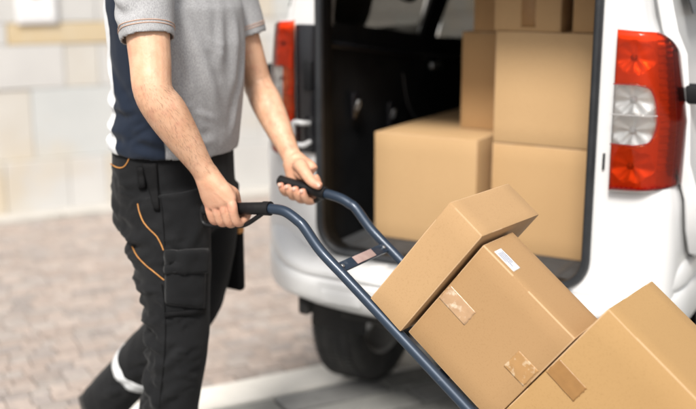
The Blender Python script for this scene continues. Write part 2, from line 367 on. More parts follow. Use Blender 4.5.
# ------------------------------------------------------------------ van (local: x to the van's right, y forward, z up)
UC = .52
van = empty('delivery_van', (-.15766, 3.17025, 0), R(-30))
tag(van, 'white delivery van with its rear doors open and dark cargo bay loaded with boxes', 'van')
def W(z):
    return float(np.interp(z, [.2, .30, .44, .55, .75, .90, .955, 1.0, 1.15, 1.31, 1.37, 1.42, 1.60, 1.68, 1.73, 1.75],
                           [.60, .63, .650, .66, .662, .655, .640, .622, .612, .592, .558, .55, .505, .472, .425, .37]))
def rrect(hw, z0, z1, rb, rt_, nb=8, ns=26, nc=8):
    P = []
    for i in range(nb): P.append((-hw+rb+(2*hw-2*rb)*i/nb, z0))
    for i in range(nc): a = -math.pi/2 + math.pi/2*i/nc; P.append((hw-rb+rb*math.cos(a), z0+rb+rb*math.sin(a)))
    for i in range(ns): P.append((hw, z0+rb+(z1-z0-rb-rt_)*i/ns))
    for i in range(nc): a = math.pi/2*i/nc; P.append((hw-rt_+rt_*math.cos(a), z1-rt_+rt_*math.sin(a)))
    for i in range(nb): P.append((hw-rt_-(2*hw-2*rt_)*i/nb, z1))
    for i in range(nc): a = math.pi/2 + math.pi/2*i/nc; P.append((-hw+rt_+rt_*math.cos(a), z1-rt_+rt_*math.sin(a)))
    for i in range(ns): P.append((-hw, z1-rt_-(z1-z0-rb-rt_)*i/ns))
    for i in range(nc): a = math.pi + math.pi/2*i/nc; P.append((-hw+rb+rb*math.cos(a), z0+rb+rb*math.sin(a)))
    return P
OP = rrect(.440, .632, 1.60, .09, .08)
def zmin(v):
    z = .44 if v < .3 else .27
    for c in (.50, 2.72):
        if abs(v-c) < .345: z = max(z, .30 + math.sqrt(.345**2-(v-c)**2))
    return z
def outer(p, v):
    zt = float(np.interp(v, [0, 2.2, 2.5, 2.85, 3.15, 3.35, 3.42], [1.75, 1.75, 1.60, 1.12, 1.00, .88, .70]))
    ws = float(np.interp(v, [0, 2.4, 3.0, 3.3, 3.42], [1, 1, .97, .9, .8]))
    zo = np.interp(p[1], [.632, 1.60], [.44, 1.75]); x = p[0]/.440*W(zo)*ws
    zb = zmin(v); 
    if zo < 1.0: zo = zb + (zo-.44)/(1.0-.44)*(1.0-zb) if zb < 1 else zo
    zo = min(zo, zt)
    return (UC+x, v, zo)
rings = []
for f, v in [(0, .07), (0, .004), (.03, -.004), (.35, -.006), (.75, -.002), (.90, .010), (.965, .028), (.992, .055)]:
    r = []
    for p in OP:
        q = outer(p, max(v, 0)); r.append((UC+p[0]+(q[0]-UC-p[0])*f, v, p[1]+(q[2]-p[1])*f))
    rings.append(r)
ST = [.09, .13] + [.50+.345*math.cos(a) for a in np.linspace(math.pi*.985, 0.001, 18)] + [.86, 1.0, 1.2, 1.4, 1.6, 1.8, 2.0, 2.2, 2.36] + \
     [2.72+.345*math.cos(a) for a in np.linspace(math.pi*.985, 0.001, 14)] + [3.09, 3.2, 3.3, 3.38, 3.42]
for v in ST: rings.append([outer(p, v) for p in OP])
V, F = loft(rings, caps=False); n = len(OP); F.append(tuple((len(rings)-1)*n+j for j in range(n)))
Va = np.array(V); keep = []; fm = []
for f in F:
    c = Va[list(f)].mean(0)
    left = c[0] < UC-.4; side = abs(c[0]-UC) > .4
    hole = (left and 1.30 < c[2] < 1.60 and .19 < c[1] < .98) or (side and 1.10 < c[2] < 1.60 and 1.19 < c[1] < 2.2)
    if hole: continue
    under = c[2] < .46 and abs(c[0]-UC) < .60 and c[1] > .02 or (c[2] < .75 and abs(c[0]-UC) < .5 and c[1] > .1)
    wind = 2.2 < c[1] < 2.86 and c[2] > 1.14
    lip = c[1] > 0 and abs(c[0]-UC) < .4405 and c[2] > .60 and c[2] < 1.61 and c[1] < .07
    keep.append(f); fm.append(1 if under else 2 if wind else 3 if lip else 0)
body = mk('body', V, keep, None, van, mats=[M['white'], M['under'], M['gloss_black'], M['black']], fm=fm); sharp(body, 40)
md = body.modifiers.new('solid', 'SOLIDIFY'); md.thickness = .003; md.offset = -1
# side windows
def quadmesh(name, P, mat, parent, th=.004, ax=(1, 0, 0)):
    a = Vector(ax)*th; V = [Vector(p) for p in P]; n_ = len(V)
    Vv = V + [v+a for v in V]; F = [tuple(range(n_)), tuple(range(2*n_-1, n_-1, -1))] + [(i, i+n_, (i+1) % n_+n_, (i+1) % n_) for i in range(n_)]
    return mk(name, Vv, F, mat, parent, smooth=False)
quadmesh('side_window', [(-.072, .15, 1.27), (-.072, .99, 1.27), (.014, .99, 1.62), (.014, .15, 1.62)], M['glass'], van)
for s in (-1, 1):
    quadmesh('cab_window', [(UC+s*.600, 1.15, 1.07), (UC+s*.600, 2.22, 1.07), (UC+s*.498, 2.22, 1.62), (UC+s*.498, 1.15, 1.62)], M['glass'], van, ax=(s, 0, 0))
# black seal round the cargo opening: a bead in front of the lip
P = [(UC+x*1.0, -.012, z) for x, z in rrect(.434, .638, 1.594, .09, .08, 10, 20, 8)]; rings = []
C0 = Vector((UC, 0, 1.1)); npts = len(P)
for i, p in enumerate(P):
    p = Vector(p); t = (Vector(P[(i+1) % npts])-Vector(P[i-1])).normalized(); nrm = Vector((t.z, 0, -t.x))
    rings.append([tuple(p + nrm*math.cos(a)*.0125 + Vector((0, 1, 0))*math.sin(a)*.017) for a in np.linspace(0, 2*math.pi, 10, endpoint=False)])
V, F = loft(rings + [rings[0]], caps=False); seal = mk('door_seal', V, F, M['seal'], van)
# interior
inn = []
floor = bbox('cargo_floor', .07, .97, .075, 1.75, .60, .632, M['mat_floor'], van, r=.006)
for i in range(9): bbox('floor_rib', .12+i*.1, .145+i*.1, .09, 1.7, .629, .6335, M['mat_floor'], floor, r=.001, seg=1)
bbox('load_sill', .10, .94, -.004, .075, .612, .638, M['black'], van, r=.006)
quadmesh('inner_wall', [(.045, .072, .60), (.045, 1.75, .60), (.025, 1.75, 1.215), (.018, .98, 1.262), (.018, .072, 1.362)], M['black'], van, .012)
quadmesh('inner_wall', [(.995, .072, .60), (.995, 1.75, .60), (1.03, 1.75, 1.60), (1.03, .072, 1.60)], M['black'], van, .012)
quadmesh('headliner', [(.06, .08, 1.615), (.98, .08, 1.615), (.98, 2.1, 1.63), (.06, 2.1, 1.63)], M['liner'], van, .01, (0, 0, 1))
quadmesh('rear_pillar_trim', [(.03, .072, 1.34), (.03, .15, 1.34), (.06, .15, 1.615), (.06, .072, 1.615)], M['liner'], van, .01)
quadmesh('middle_pillar', [(.02, .80, 1.26), (.02, .93, 1.255), (.055, 1.17, 1.615), (.055, 1.03, 1.615)], M['black'], van, .015)
bbox('bulkhead', .06, .98, 1.74, 1.77, .60, 1.18, M['black'], van, r=.004)
for i, sx in enumerate((.08, .56)):
    s_ = from_bm('seat_back', bevel_box_bm(sx, sx+.40, 1.80, 1.96, .70, 1.32, .06, 3), M['belt'], van)
    from_bm('headrest', bevel_box_bm(sx+.08, sx+.32, 1.82, 1.92, 1.36, 1.56, .04, 3), M['belt'], s_)
bbox('dashboard', .0, 1.04, 2.35, 2.75, .75, 1.08, M['black'], van, r=.05, seg=3)
# trim details on the inner left wall
tube('wall_rail', [(.052, .10, 1.285), (.046, .5, 1.235), (.042, 1.0, 1.175), (.04, 1.7, 1.12)], .014, M['gloss_black'], van, 8)
for (yy, zz) in ((.26, 1.07), (.52, 1.01)):
    b_ = bbox('tie_down_bracket', .052, .066, yy-.02, yy+.02, zz-.045, zz+.045, M['gloss_black'], van, r=.004)
    tube('ring', [(.07+.012*math.sin(a)*.6, yy+.012*math.cos(a), zz+.02*math.sin(a)) for a in np.linspace(0, 2*math.pi, 13)], .003, M['steel'], b_, 6)
lamp = bbox('interior_lamp', .045, .062, .86, .95, 1.145, 1.17, M['steel'], van, r=.005)
tube('cable', catmull([(.055, .62, 1.15), (.06, .66, 1.03), (.07, .74, .96), (.07, .92, .925), (.06, 1.1, .92)], 5), .0045, M['belt'], van, 6)
wb = from_bm('wheel_housing', bevel_box_bm(.04, .16, .45, 1.0, .60, .83, .05, 3), M['black'], van)
tube('grab_handle', catmull([(.05, .52, 1.47), (.075, .57, 1.43), (.08, .64, 1.42), (.055, .70, 1.45)], 5), .016, M['black'], van, 8)
# bumper: profile swept round the back
prof = [(-.012, .628), (.075, .622), (.108, .614), (.120, .602), (.124, .590), (.121, .583), (.112, .579), (.121, .575), (.130, .566), (.131, .55), (.130, .520), (.122, .492), (.100, .474), (.060, .468), (.0, .468)]
def plan(t):  # outline in plan, t in -1..1; returns point and outward normal
    hw = .60; r = .15; side = .20
    Ls = [side, math.pi/2*r, 2*(hw-r)+0, math.pi/2*r, side]; tot = sum(Ls); s = (t+1)/2*tot
    x0 = UC-hw
    if s < Ls[0]: return Vector((x0, .15+r*0+side-.0-s, 0)), Vector((-1, 0, 0))
    s -= Ls[0]
    if s < Ls[1]: a = s/r; return Vector((x0+r-r*math.cos(a), .15-r*math.sin(a), 0)), Vector((-math.cos(a), -math.sin(a), 0))
    s -= Ls[1]
    if s < Ls[2]: return Vector((x0+r+s, 0, 0)), Vector((0, -1, 0))
    s -= Ls[2]
    if s < Ls[3]: a = s/r; return Vector((UC+hw-r+r*math.sin(a), .15-r*math.cos(a), 0)), Vector((math.sin(a), -math.cos(a), 0))
    s -= Ls[3]; return Vector((UC+hw, .15+s, 0)), Vector((1, 0, 0))
rings = []
for t in np.linspace(-1, 1, 73):
    p, nn = plan(t); c = abs(p.x-UC); r = []
    up = float(np.interp(c, [.44, .50, .57, .7], [0, .02, .10, .135])); k = float(np.interp(c, [0, .4, .55, .62], [1, .95, .72, .62]))
    for d, z in prof:
        zz = z + up*max(0, (z-.50)/.13); zz += (.06*(c/.6)**4)*max(0, (.52-z)/.05)
        r.append(tuple(p + nn*(d*k) + Vector((0, 0, zz))))
    rings.append(r)
V, F = loft(rings, closed=False, caps=False); bump_o = mk('rear_bumper', V, F, M['white'], van); sharp(bump_o, 40)
md = bump_o.modifiers.new('solid', 'SOLIDIFY'); md.thickness = .004; md.offset = 0
bbox('tow_cover', .16, .30, -.1325, -.124, .505, .545, M['white'], bump_o, r=.004)
bbox('tow_cover', .76, .90, -.1325, -.124, .505, .545, M['white'], bump_o, r=.004)
from_bm('exhaust_shroud', bevel_box_bm(.035, .075, -.075, -.03, .425, .492, .012, 2), M['under'], van)
for xx in (.30, .70): from_bm('step_pad', bevel_box_bm(xx, xx+.05, -.075, -.03, .612, .629, .006, 2), M['white'], bump_o)
bbox('sill_lip', .12, .92, -.020, -.004, .60, .626, M['black'], van, r=.003)
# underbody
bbox('underbody_pan', .14, .90, .02, 2.6, .40, .45, M['under'], van, r=.01)
bbox('axle_beam', .06, .98, .46, .54, .25, .31, M['under'], van, r=.02)
for sx in (.10, .90): tube('shock_absorber', [(sx+.02, .40, .26), (sx+.01, .34, .48)], .024, M['drum'], van, 10)
# wheels
def wheel(cx, cy, s):   # s = outward side
    prof_t = [(-.075, .195), (-.080, .215), (-.084, .245), (-.080, .275), (-.066, .294), (-.045, .300), (.045, .300), (.066, .294), (.080, .275), (.084, .245), (.080, .215), (.075, .195)]
    A = np.linspace(0, 2*math.pi, 64, endpoint=False)
    rings = [[(cx+s*x*1.06, cy+r_*math.cos(a), .3+r_*math.sin(a)) for x, r_ in prof_t] for a in A]
    V, F = loft(rings+[rings[0]], closed=False, caps=False)
    prof_r = [(-.075, .197), (-.070, .185), (-.03, .175), (.03, .17), (.045, .14), (.035, .07), (.05, .05), (.05, .0)]
    rings = [[(cx+s*x, cy+r_*math.cos(a), .3+r_*math.sin(a)) for x, r_ in prof_r] for a in np.linspace(0, 2*math.pi, 40, endpoint=False)]
    V2, F2 = loft(rings+[rings[0]], closed=False, caps=False); wh = mk('wheel', V2, F2, M['rim'], van); sharp(wh, 40)
    mk('tyre', V, F, M['tyre'], wh)
    acc = Acc()                                  # tread blocks
    for i in range(90):
        a = 2*math.pi*i/90
        for k, xx in enumerate((-.056, -.019, .019, .056)):
            aa = a + (k % 2)*.05; dt = .027; P = []
            for rr in (.297, .3038):
                for (dx, da) in ((-.0150, -dt), (.0150, -dt+.012), (.0150, dt), (-.0150, dt-.012)):
                    P.append((cx+s*(xx+dx), cy+rr*math.cos(aa+da), .3+rr*math.sin(aa+da)))
            acc.add((P, [(0, 1, 2, 3), (4, 7, 6, 5), (0, 4, 5, 1), (1, 5, 6, 2), (2, 6, 7, 3), (3, 7, 4, 0)]))
    o = mk('tread', acc.V, acc.F, M['tyre'], wh, smooth=False); tag(o, kind='stuff')
    V, F = sweep([(cx-s*.075, cy, .3), (cx+s*.0, cy, .3)], .095, 32); o = mk('brake_drum', V, F, M['rim'], wh); sharp(o)
    V, F = sweep([(cx-s*.10, cy, .3), (cx-s*.07, cy, .3)], .05, 16); o = mk('hub', V, F, M['drum'], wh); sharp(o)
for cx, s in ((-.020, -1), (1.060, 1)):
    wheel(cx, .515, s); wheel(cx, 2.72, s)
V, F = sweep([(.02, .392, .252), (.046, .386, .252), (.054, .384, .251)], [.026, .024, .013], 14); mk('rim_glint_stub', V, F, M['silver'], van)  # bright stub added to stand in for a glint on rim and brake
# wheel arch liners
for cx0, cx1 in ((-.06, .16), (.88, 1.10)):
    rings = [[(x, .50+.338*math.cos(a), .30+.338*math.sin(a)) for a in np.linspace(.0, math.pi, 20)] for x in (cx0, cx1)]
    V, F = loft(rings, closed=False, caps=False); mk('arch_liner', V, F, M['under'], van)
# tail lights
def light(side):
    mir = (lambda q: q) if side > 0 else (lambda q: (2*UC-q[0], q[1], q[2]))
    ui = 1.008 if side > 0 else 1.038
    pth = catmull([(ui, -.014), (1.055, -.016), (1.095, -.010), (1.128, .018), (1.148, .06), (1.152, .105)], 8)
    pth = np.array(pth); sl_ = np.concatenate([[0], np.cumsum(np.linalg.norm(np.diff(pth, axis=0), axis=1))]); tot = sl_[-1]
    def pos(s, z, off=0):
        s_ = s*tot; q = np.array([np.interp(s_, sl_, pth[:, 0]), np.interp(s_, sl_, pth[:, 1])])
        e = .004; q2 = np.array([np.interp(min(s_+e, tot), sl_, pth[:, 0]), np.interp(min(s_+e, tot), sl_, pth[:, 1])])
        q1 = np.array([np.interp(max(s_-e, 0), sl_, pth[:, 0]), np.interp(max(s_-e, 0), sl_, pth[:, 1])])
        t = (q2-q1)/np.linalg.norm(q2-q1); nn = np.array([t[1], -t[0]])
        bulge = .004*math.sin(math.pi*min(max((z-.93)/.44, 0), 1))**.6
        lean = -.045*max(0, (z-1.12))/.25 * s      # upper outer corner follows the narrowing body
        return mir((q[0]+nn[0]*(off+bulge)+lean, q[1]+nn[1]*(off+bulge), z))
    zt = lambda s: 1.366 - .012*s - .075*max(0, (s-.45)/.55)**2.2
    zb = lambda s: .932 + .010*s
    def lens(name, s0, s1, z0f, z1f, off, mat, parent, ns=14, nz=26, rim=.012, round_r=0., bump_f=None):
        rows = []
        for j in range(nz+1):
            row = []
            for i in range(ns+1):
                fs = i/ns; fz = j/nz; s = s0+(s1(fz) if callable(s1) else s1 - 0)*1.0*fs if False else s0 + ((s1(fz) if callable(s1) else s1)-s0)*fs
                z = z0f(s)+(z1f(s)-z0f(s))*fz
                edge = min(fs, 1-fs, fz*1.6, (1-fz)*1.6); o_ = off - rim*(1-min(1, edge/.07))**2
                if bump_f: o_ += bump_f(fs, fz)
                row.append(pos(s, z, o_))
            rows.append(row)
        V, F = loft(rows, closed=False, caps=False); return mk(name, V, F, mat, parent)
    NS, NZ = 56, 100; sh = lambda fz: (.30 if side > 0 else .62) + .17*max(0, math.sin(math.pi*fz))**.28     # right edge of the clear window
    CZ0, CZ1 = 1.062, 1.222
    def grid(name, f, keep, mat, parent, smooth=True):
        V = []; F = []; 
        for j in range(NZ+1):
            for i in range(NS+1):
                s = i/NS; z = zb(s)+(zt(s)-zb(s))*j/NZ; V.append(pos(s, z, f(s, j/NZ, z)))
        for j in range(NZ):
            for i in range(NS):
                s = (i+.5)/NS; z = zb(s)+(zt(s)-zb(s))*(j+.5)/NZ
                if keep(s, z): k = j*(NS+1)+i; F.append((k, k+1, k+NS+2, k+NS+1) if side > 0 else (k, k+NS+1, k+NS+2, k+1))
        return mk(name, V, F, mat, parent, smooth)
    rim = lambda s, fz: -.018*(1-min(1, min(s*.9, (1-s)*.9, fz*1.6, (1-fz)*1.6)/.045))**2
    inwin = lambda s, z: CZ0 < z < CZ1 and s < sh((z-CZ0)/(CZ1-CZ0)) and (side > 0 or s > .16)
    root = grid('tail_light', lambda s, fz, z: .024+rim(s, fz), lambda s, z: not inwin(s, z) and s < .70, M['lens_red'], van)
    grid('outer_lens', lambda s, fz, z: .0245+rim(s, fz), lambda s, z: s >= .70 and .035 < (z-zb(s))/(zt(s)-zb(s)), M['lens_dark'], root)
    grid('lens_foot', lambda s, fz, z: .0247+rim(s, fz), lambda s, z: (z-zb(s))/(zt(s)-zb(s)) < .035, M['lens_dark'], root)
    grid('clear_lens', lambda s, fz, z: .0238+rim(s, fz), lambda s, z: inwin(s, z), M['lens_clear'], root)
    bowls = [(.25, 1.292, .072, .036), (.25, 1.182, .05, .036), (.25, 1.100, .05, .036), (.25, 1.005, .072, .036)]
    def hgt(s, fz, z):
        h = .0135; 
        for (cs, cz, rz, rr) in bowls:
            dx = (s-cs)*tot; dz = z-cz; r = math.hypot(dx/.055, dz/.043)
            if r < 1: h = min(h, .0015+.012*r*r + .0019*math.sin(7*math.atan2(dz, dx))*r)
        if s > .52: h = .008+.0022*math.sin(z*330)
        return h
    grid('reflector', hgt, lambda s, z: .015 < s < .66, M['chrome'], root, smooth=False)
    grid('side_reflector', lambda s, fz, z: .007+.0016*math.sin(z*420), lambda s, z: .66 <= s < .985, M['chrome_dark'], root, smooth=False)
    for (cs, cz, rz, rr) in bowls:
        p = Vector(pos(cs, cz, .006)); q = Vector(pos(cs, cz, .016)); V, F = sweep([p, p.lerp(q, .6), q], [.008, .009, .005], 12); mk('bulb', V, F, M['chrome_dark'] if cz > 1.25 or cz < 1.05 else M['paper'], root)
    pts = [pos(sh(.5)*q + (0 if side > 0 else .16*(1-q)), 1.142, .0255) for q in (0, .25, .5, .75, 1)]
    tube('lens_divider', catmull(pts, 4), .0013, M['chrome_dark'], root, 6)
    pts = [pos(sh(f), CZ0+(CZ1-CZ0)*f, .0245) for f in np.linspace(.0, 1, 24)]
    tube('lens_border', [pos(.02 if side > 0 else .16, CZ0, .0245)]+pts+[pos(.02 if side > 0 else .16, CZ1, .0245)], .0018, M['red_dark'], root, 6)
    return root
light(1); light(-1)
# latch panel and striker on the left pillar
bbox('latch_panel', .004, .074, -.022, -.006, .950, 1.352, M['gloss_black'], van, r=.006)
st = tube('door_striker', catmull([(.052, -.022, 1.045), (.050, -.055, 1.05), (.022, -.062, 1.05), (.016, -.06, 1.02), (.018, -.06, .985), (.050, -.055, .98), (.054, -.02, .985)], 5), .0085, M['white'], van, 10)
bbox('lock_block', .040, .070, -.036, -.020, 1.15, 1.24, M['black'], van, r=.004)
bbox('marker_strip', .985, .991, -.014, -.004, .985, 1.03, M['seal'], van, r=.001)
# rear doors swung right round against the sides
def door(s):
    def outl(off):
        pts = []
        for (vv, zz) in [(.085, 1.62), (.085, 1.5), (.085, 1.42), (.085, 1.36), (.085, 1.30), (.085, 1.15), (.085, 1.0), (.088, .90), (.105, .81), (.15, .74), (.24, .705), (.36, .692), (.55, .69), (.575, .72),
                         (.575, .90), (.575, 1.0), (.575, 1.15), (.575, 1.30), (.575, 1.36), (.575, 1.42), (.575, 1.5), (.575, 1.60), (.50, 1.655), (.15, 1.655)]:
            pts.append((.33+(vv-.33)*off, 1.17+(zz-1.17)*off))
        return pts
    rings = []; x1 = UC+s*.70
    for x, off in ((.012, .985), (.018, 1), (.044, 1), (.052, .975)): rings.append([(UC + s*(x + W(zz)), vv, zz) for vv, zz in outl(off)])
    V, F = loft(rings); d = mk('rear_door', V, F, M['white'], van); sharp(d, 30)
    bbox('hinge', min(UC+s*.60, UC+s*.70), max(UC+s*.60, UC+s*.70), .085, .145, 1.165, 1.215, M['black'], d, r=.006)
    quadmesh('door_window', [(UC+s*.640, .14, 1.40), (UC+s*.640, .53, 1.40), (UC+s*.575, .52, 1.59), (UC+s*.575, .15, 1.59)], M['gloss_black'], d, ax=(s, 0, 0))
door(1); door(-1)

# ------------------------------------------------------------------ cardboard boxes
def cbox(name, frame, dims, mat, label, group, tapes=(), stickers=()):
    """frame: origin, ex, ey, ez (unit vectors); dims along them; base at z=0 of frame"""
    O, ex, ey, ez = [Vector(a) for a in frame]; dx, dy, dz = dims
    e = bpy.data.objects.new(name, None); e.empty_display_size = .05; COL.objects.link(e)
    c = O + ex*dx/2 + ey*dy/2
    e.matrix_world = Matrix(((ex.x, ey.x, ez.x, c.x), (ex.y, ey.y, ez.y, c.y), (ex.z, ey.z, ez.z, c.z), (0, 0, 0, 1)))
    tag(e, label, 'box', group)
    b = bmesh.new(); bmesh.ops.create_cube(b, size=1)
    for v in b.verts: v.co = Vector((v.co.x*dx, v.co.y*dy, (v.co.z+.5)*dz)) + Vector((random.uniform(-.0012, .0012), random.uniform(-.0012, .0012), random.uniform(-.0008, .0008)))
    bmesh.ops.subdivide_edges(b, edges=list(b.edges), cuts=5, use_grid_fill=True)
    sd = random.random()*50
    for v in b.verts:   # faint bulge and waviness of the board
        p = v.co; q = Vector((p.x/dx*2, p.y/dy*2, (p.z-dz/2)/dz*2)); k = [abs(q.x), abs(q.y), abs(q.z)]; ax = k.index(max(k))
        o_ = [i for i in range(3) if i != ax]; am = (1-q[o_[0]]**2)*(1-q[o_[1]]**2)
        p[ax] += math.copysign(1, q[ax])*(am*.0016) 
        v.co = p + noise.noise_vector(Vector((p.x*7+sd, p.y*7, p.z*7)))*.0009
    es = [ed for ed in b.edges if len(ed.link_faces) == 2 and ed.calc_face_angle(0) > 1.0]
    rb = bmesh.ops.bevel(b, geom=es, offset=.0026, segments=2, profile=.5, affect='EDGES')
    for f in rb['faces']:
        if noise.noise(f.calc_center_median()*14 + Vector((sd, 0, 0))) > -.12: f.material_index = 1
    BC = BVHTree.FromBMesh(b); bd = from_bm('carton', b, mat, e); bd.data.materials.append(M['card_edge']); sharp(bd, 28)
    NRM = {'-x': (-1, 0, 0), '+x': (1, 0, 0), '-y': (0, -1, 0), '+y': (0, 1, 0), '+z': (0, 0, 1)}
    # the two flaps meet in a narrow seam on the faces that are taped
    def surf(face, a, c_, off):
        # face coordinates measured from the box corner
        if face == '-x': return (-dx/2-off, a-dy/2, c_)
        if face == '-y': return (a-dx/2, -dy/2-off, c_)
        if face == '+x': return (dx/2+off, a-dy/2, c_)
        if face == '+y': return (a-dx/2, dy/2+off, c_)
        if face == '+z': return (a-dx/2, c_-dy/2, dz+off)
    def sheet(nm, face, a0, a1, c0, c1, mt, off=.0003, parent=None, ragged=0.):
        n_ = 16; rows = []
        for i in range(n_+1):
            row = []
            for j in range(n_+1):
                a = a0+(a1-a0)*i/n_; cc = c0+(c1-c0)*j/n_
                if ragged and (i in (0, n_)): a += random.uniform(-ragged, ragged)
                q = Vector(surf(face, a, cc, .03)); nn = Vector(NRM[face]); h = BC.ray_cast(q, -nn, .06)
                q = h[0] if h[0] is not None else Vector(surf(face, a, cc, 0)); wr = max(0, noise.noise(Vector((a*70+sd, cc*70, 1.7))))*.0007
                row.append(tuple(q + nn*(off+wr)))
            rows.append(row)
        V, F = loft(rows, closed=False, caps=False); o = mk(nm, V, F, mt, parent or e)
        md = o.modifiers.new('s', 'SOLIDIFY'); md.thickness = .00015; md.offset = 1; return o
    for (face, a0, a1, c0, c1, mt) in tapes: sheet('tape', face, a0, a1, c0, c1, mt, ragged=.0012)
    for (face, a0, a1, c0, c1) in stickers:
        st = sheet('shipping_label', face, a0, a1, c0, c1, M['paper'])
        for k in range(4):
            aa = a0+(a1-a0)*(.16+.19*k); sheet('print_line', face, aa, aa+(a1-a0)*.07, c0+(c1-c0)*.12, c0+(c1-c0)*random.uniform(.5, .88), M['ink'], .0008, st)
    return e
# --- boxes in the van
VM = Matrix.Translation((-.15766, 3.17025, 0)) @ Matrix.Rotation(R(-30), 4, 'Z')
def vframe(u, v, z, yaw=0):
    rot = Matrix.Rotation(R(-30+yaw), 4, 'Z'); return (VM @ Vector((u, v, z)), rot @ Vector((1, 0, 0)), rot @ Vector((0, 1, 0)), Vector((0, 0, 1)))
GV = 'boxes loaded in the van'
cbox('cardboard_box', vframe(.147, .24, .6345), (.368, .80, .357), M['card3'], 'wide low box at the left of the cargo bay, standing on the van floor', GV)
cbox('cardboard_box', vframe(.549, .282, .6345), (.43, .45, .348), M['card'], 'box at the bottom right of the van load, on the floor under the biggest box', GV)
cbox('cardboard_box', vframe(.551, .28, .9845), (.42, .45, .346), M['card3'], 'tall plain box in the middle of the right-hand stack in the van', GV)
cbox('cardboard_box', vframe(.362, .45, .994), (.184, .35, .322), M['card2'], 'shaded box further inside the van, on the low box beside the right-hand stack', GV)
cbox('cardboard_box', vframe(.399, .455, 1.3185), (.139, .30, .24), M['card2'], 'small shaded box at the top of the load behind the brown-taped one', GV)
cbox('cardboard_box', vframe(.541, .285, 1.333), (.212, .35, .22), M['card'], 'box on top of the right-hand stack with a strip of brown tape, left of two', GV,
     tapes=[('-y', .088, .133, .012, .215, M['tape'])])
cbox('cardboard_box', vframe(.787, .29, 1.333), (.20, .32, .215), M['card2'], 'box on top of the right-hand stack against the black door seal, right of two', GV,
     tapes=[('-y', .064, .105, .010, .21, M['tape_print_glint'])])
# --- hand truck frame (L lateral, B down the rails, A out from the rails)
TP = Vector((.04958, 2.15, .79268))
TL = Vector((.5303, .8478, 0)).normalized(); TB = Vector((.667, -.4172, -.6172)).normalized(); TA = TL.cross(TB) * -1
if TA.z < 0: TA = -TA
def tp(l, b, a): return TP + TL*l + TB*b + TA*a
def bframe(psi, ol, ob, oa):
    psi = R(psi); L2 = TL*math.cos(psi)+TB*math.sin(psi); B2 = -TL*math.sin(psi)+TB*math.cos(psi)
    return (tp(ol, ob, oa+.001), L2, B2, TA)
GT = 'boxes on the hand truck'
cbox('cardboard_box', bframe(2.7, -.005, .004, 0), (.285, .101, .312), M['card_u'], 'flat narrow box leaning uppermost on the hand truck rails', GT)
cbox('cardboard_box', bframe(1.4, .010, .114, .002), (.145, .266, .287), M['card_dark'], 'square box with white label and pale tape, middle of the hand truck load', GT,
     tapes=[('-x', .003, .084, .120, .163, M['tape_pale']), ('-x', .203, .2605, .122, .175, M['tape_print_glint'])],
     stickers=[('+z', .013, .046, .024, .082)])
bpy.data.objects['cardboard_box.008'].name = 'cardboard_box.008'
cbox('cardboard_box', bframe(3.3, .005, .384, 0), (.265, .46, .387), M['card_s'], 'largest box on the hand truck, lowest and nearest the camera, with brown tape', GT,
     tapes=[('-x', .002, .082, .187, .231, M['tape'])])

# ------------------------------------------------------------------ hand truck
base = tp(.115, .94, -.10); base.z = 0
ht = empty('hand_truck', tuple(base), 0)
tag(ht, 'slate blue tubular hand truck with black grips, tilted back under three boxes', 'hand truck')
def hl(p): return tuple(Vector(p) - base)      # world -> truck local
HX = Vector((math.cos(R(32)), -math.sin(R(32)), 0)); MO = Vector((-.43, 2.59, 0))
def mp(f, l, z): return MO + HX*f + TL*l + Vector((0, 0, z))
SPC = .23
def railpts(l0):
    P = [(.355, .9590), (.372, .9570), (.391, .9545), (.408, .9515), (.424, .947), (.442, .939), (.460, .929)] if l0 > 0 else [(.345, .9610), (.366, .9625), (.391, .963), (.408, .9605), (.424, .954), (.442, .944), (.460, .931)]
    pts = [mp(f, l0, z) for f, z in P]
    return pts
for k, l0 in enumerate((-.117, -.117+SPC)):
    lt = (mp(0, l0, 0)-TP).dot(TL)
    pts = railpts(l0) + [tp(lt, b, -.0135) for b in (-.16, -.08, 0, .3, .6, .97)]
    pts = [Vector(p) for p in catmull([tuple(p) for p in pts], 6)]
    rail = tube('rail', [hl(p) for p in pts], .0125, M['blue'], ht, 18)
    g = tube('grip', [hl(mp(f, l0, z)) for f, z in (((.158, .9355), (.162, .936), (.25, .9485), (.348, .9615), (.356, .962)) if k == 0 else ((.222, .9757), (.226, .9752), (.28, .968), (.352, .9593), (.360, .9585)))], [.010, .0150, .0148, .0152, .0150], M['grip'], ht, 18)
    tube('grip_collar', [hl(mp(f, l0, z)) for f, z in (((.346, .9612), (.3645, .9628)) if k == 0 else ((.352, .9593), (.370, .9572)))], .0172, M['grip'], g, 18)
    gp = [(.345, .951), (.325, .937), (.295, .917), (.270, .908), (.225, .902), (.180, .898), (.160, .902), (.154, .918), (.158, .936)]
    if k: gp = [(.352, .950), (.342, .938), (.328, .931), (.300, .932), (.268, .936), (.245, .941), (.230, .948), (.222, .960), (.224, .9755)]
    tube('hand_guard', [hl(p) for p in catmull([tuple(mp(f, l0+(.018*math.sin(math.pi*i_/(len(gp)-1)) if k else 0), z)) for i_, (f, z) in enumerate(gp)], 5)], .0058, M['grip'], g, 10, flat=1.5)
l0 = (mp(0, -.117, 0)-TP).dot(TL)
def flatbar(name, b0, b1, l_a, l_b, a0, a1, mat, parent, r=.003):
    b = bevel_box_bm(l_a, l_b, b0, b1, a0, a1, r, 2)
    for v in b.verts: v.co = Vector(hl(tp(*v.co)))
    o = from_bm(name, b, mat, parent); sharp(o, 35); return o
xb = flatbar('cross_bar', -.115, -.088, l0, l0+SPC, -.020, -.012, M['blue'], ht)
flatbar('maker_plate', -.1125, -.0905, l0+.075, l0+.160, -.0122, -.0105, M['plate'], xb, .0005)
for b0 in (.22, .55, .84): flatbar('cross_bar', b0, b0+.03, l0, l0+SPC, -.020, -.012, M['blue'], ht)
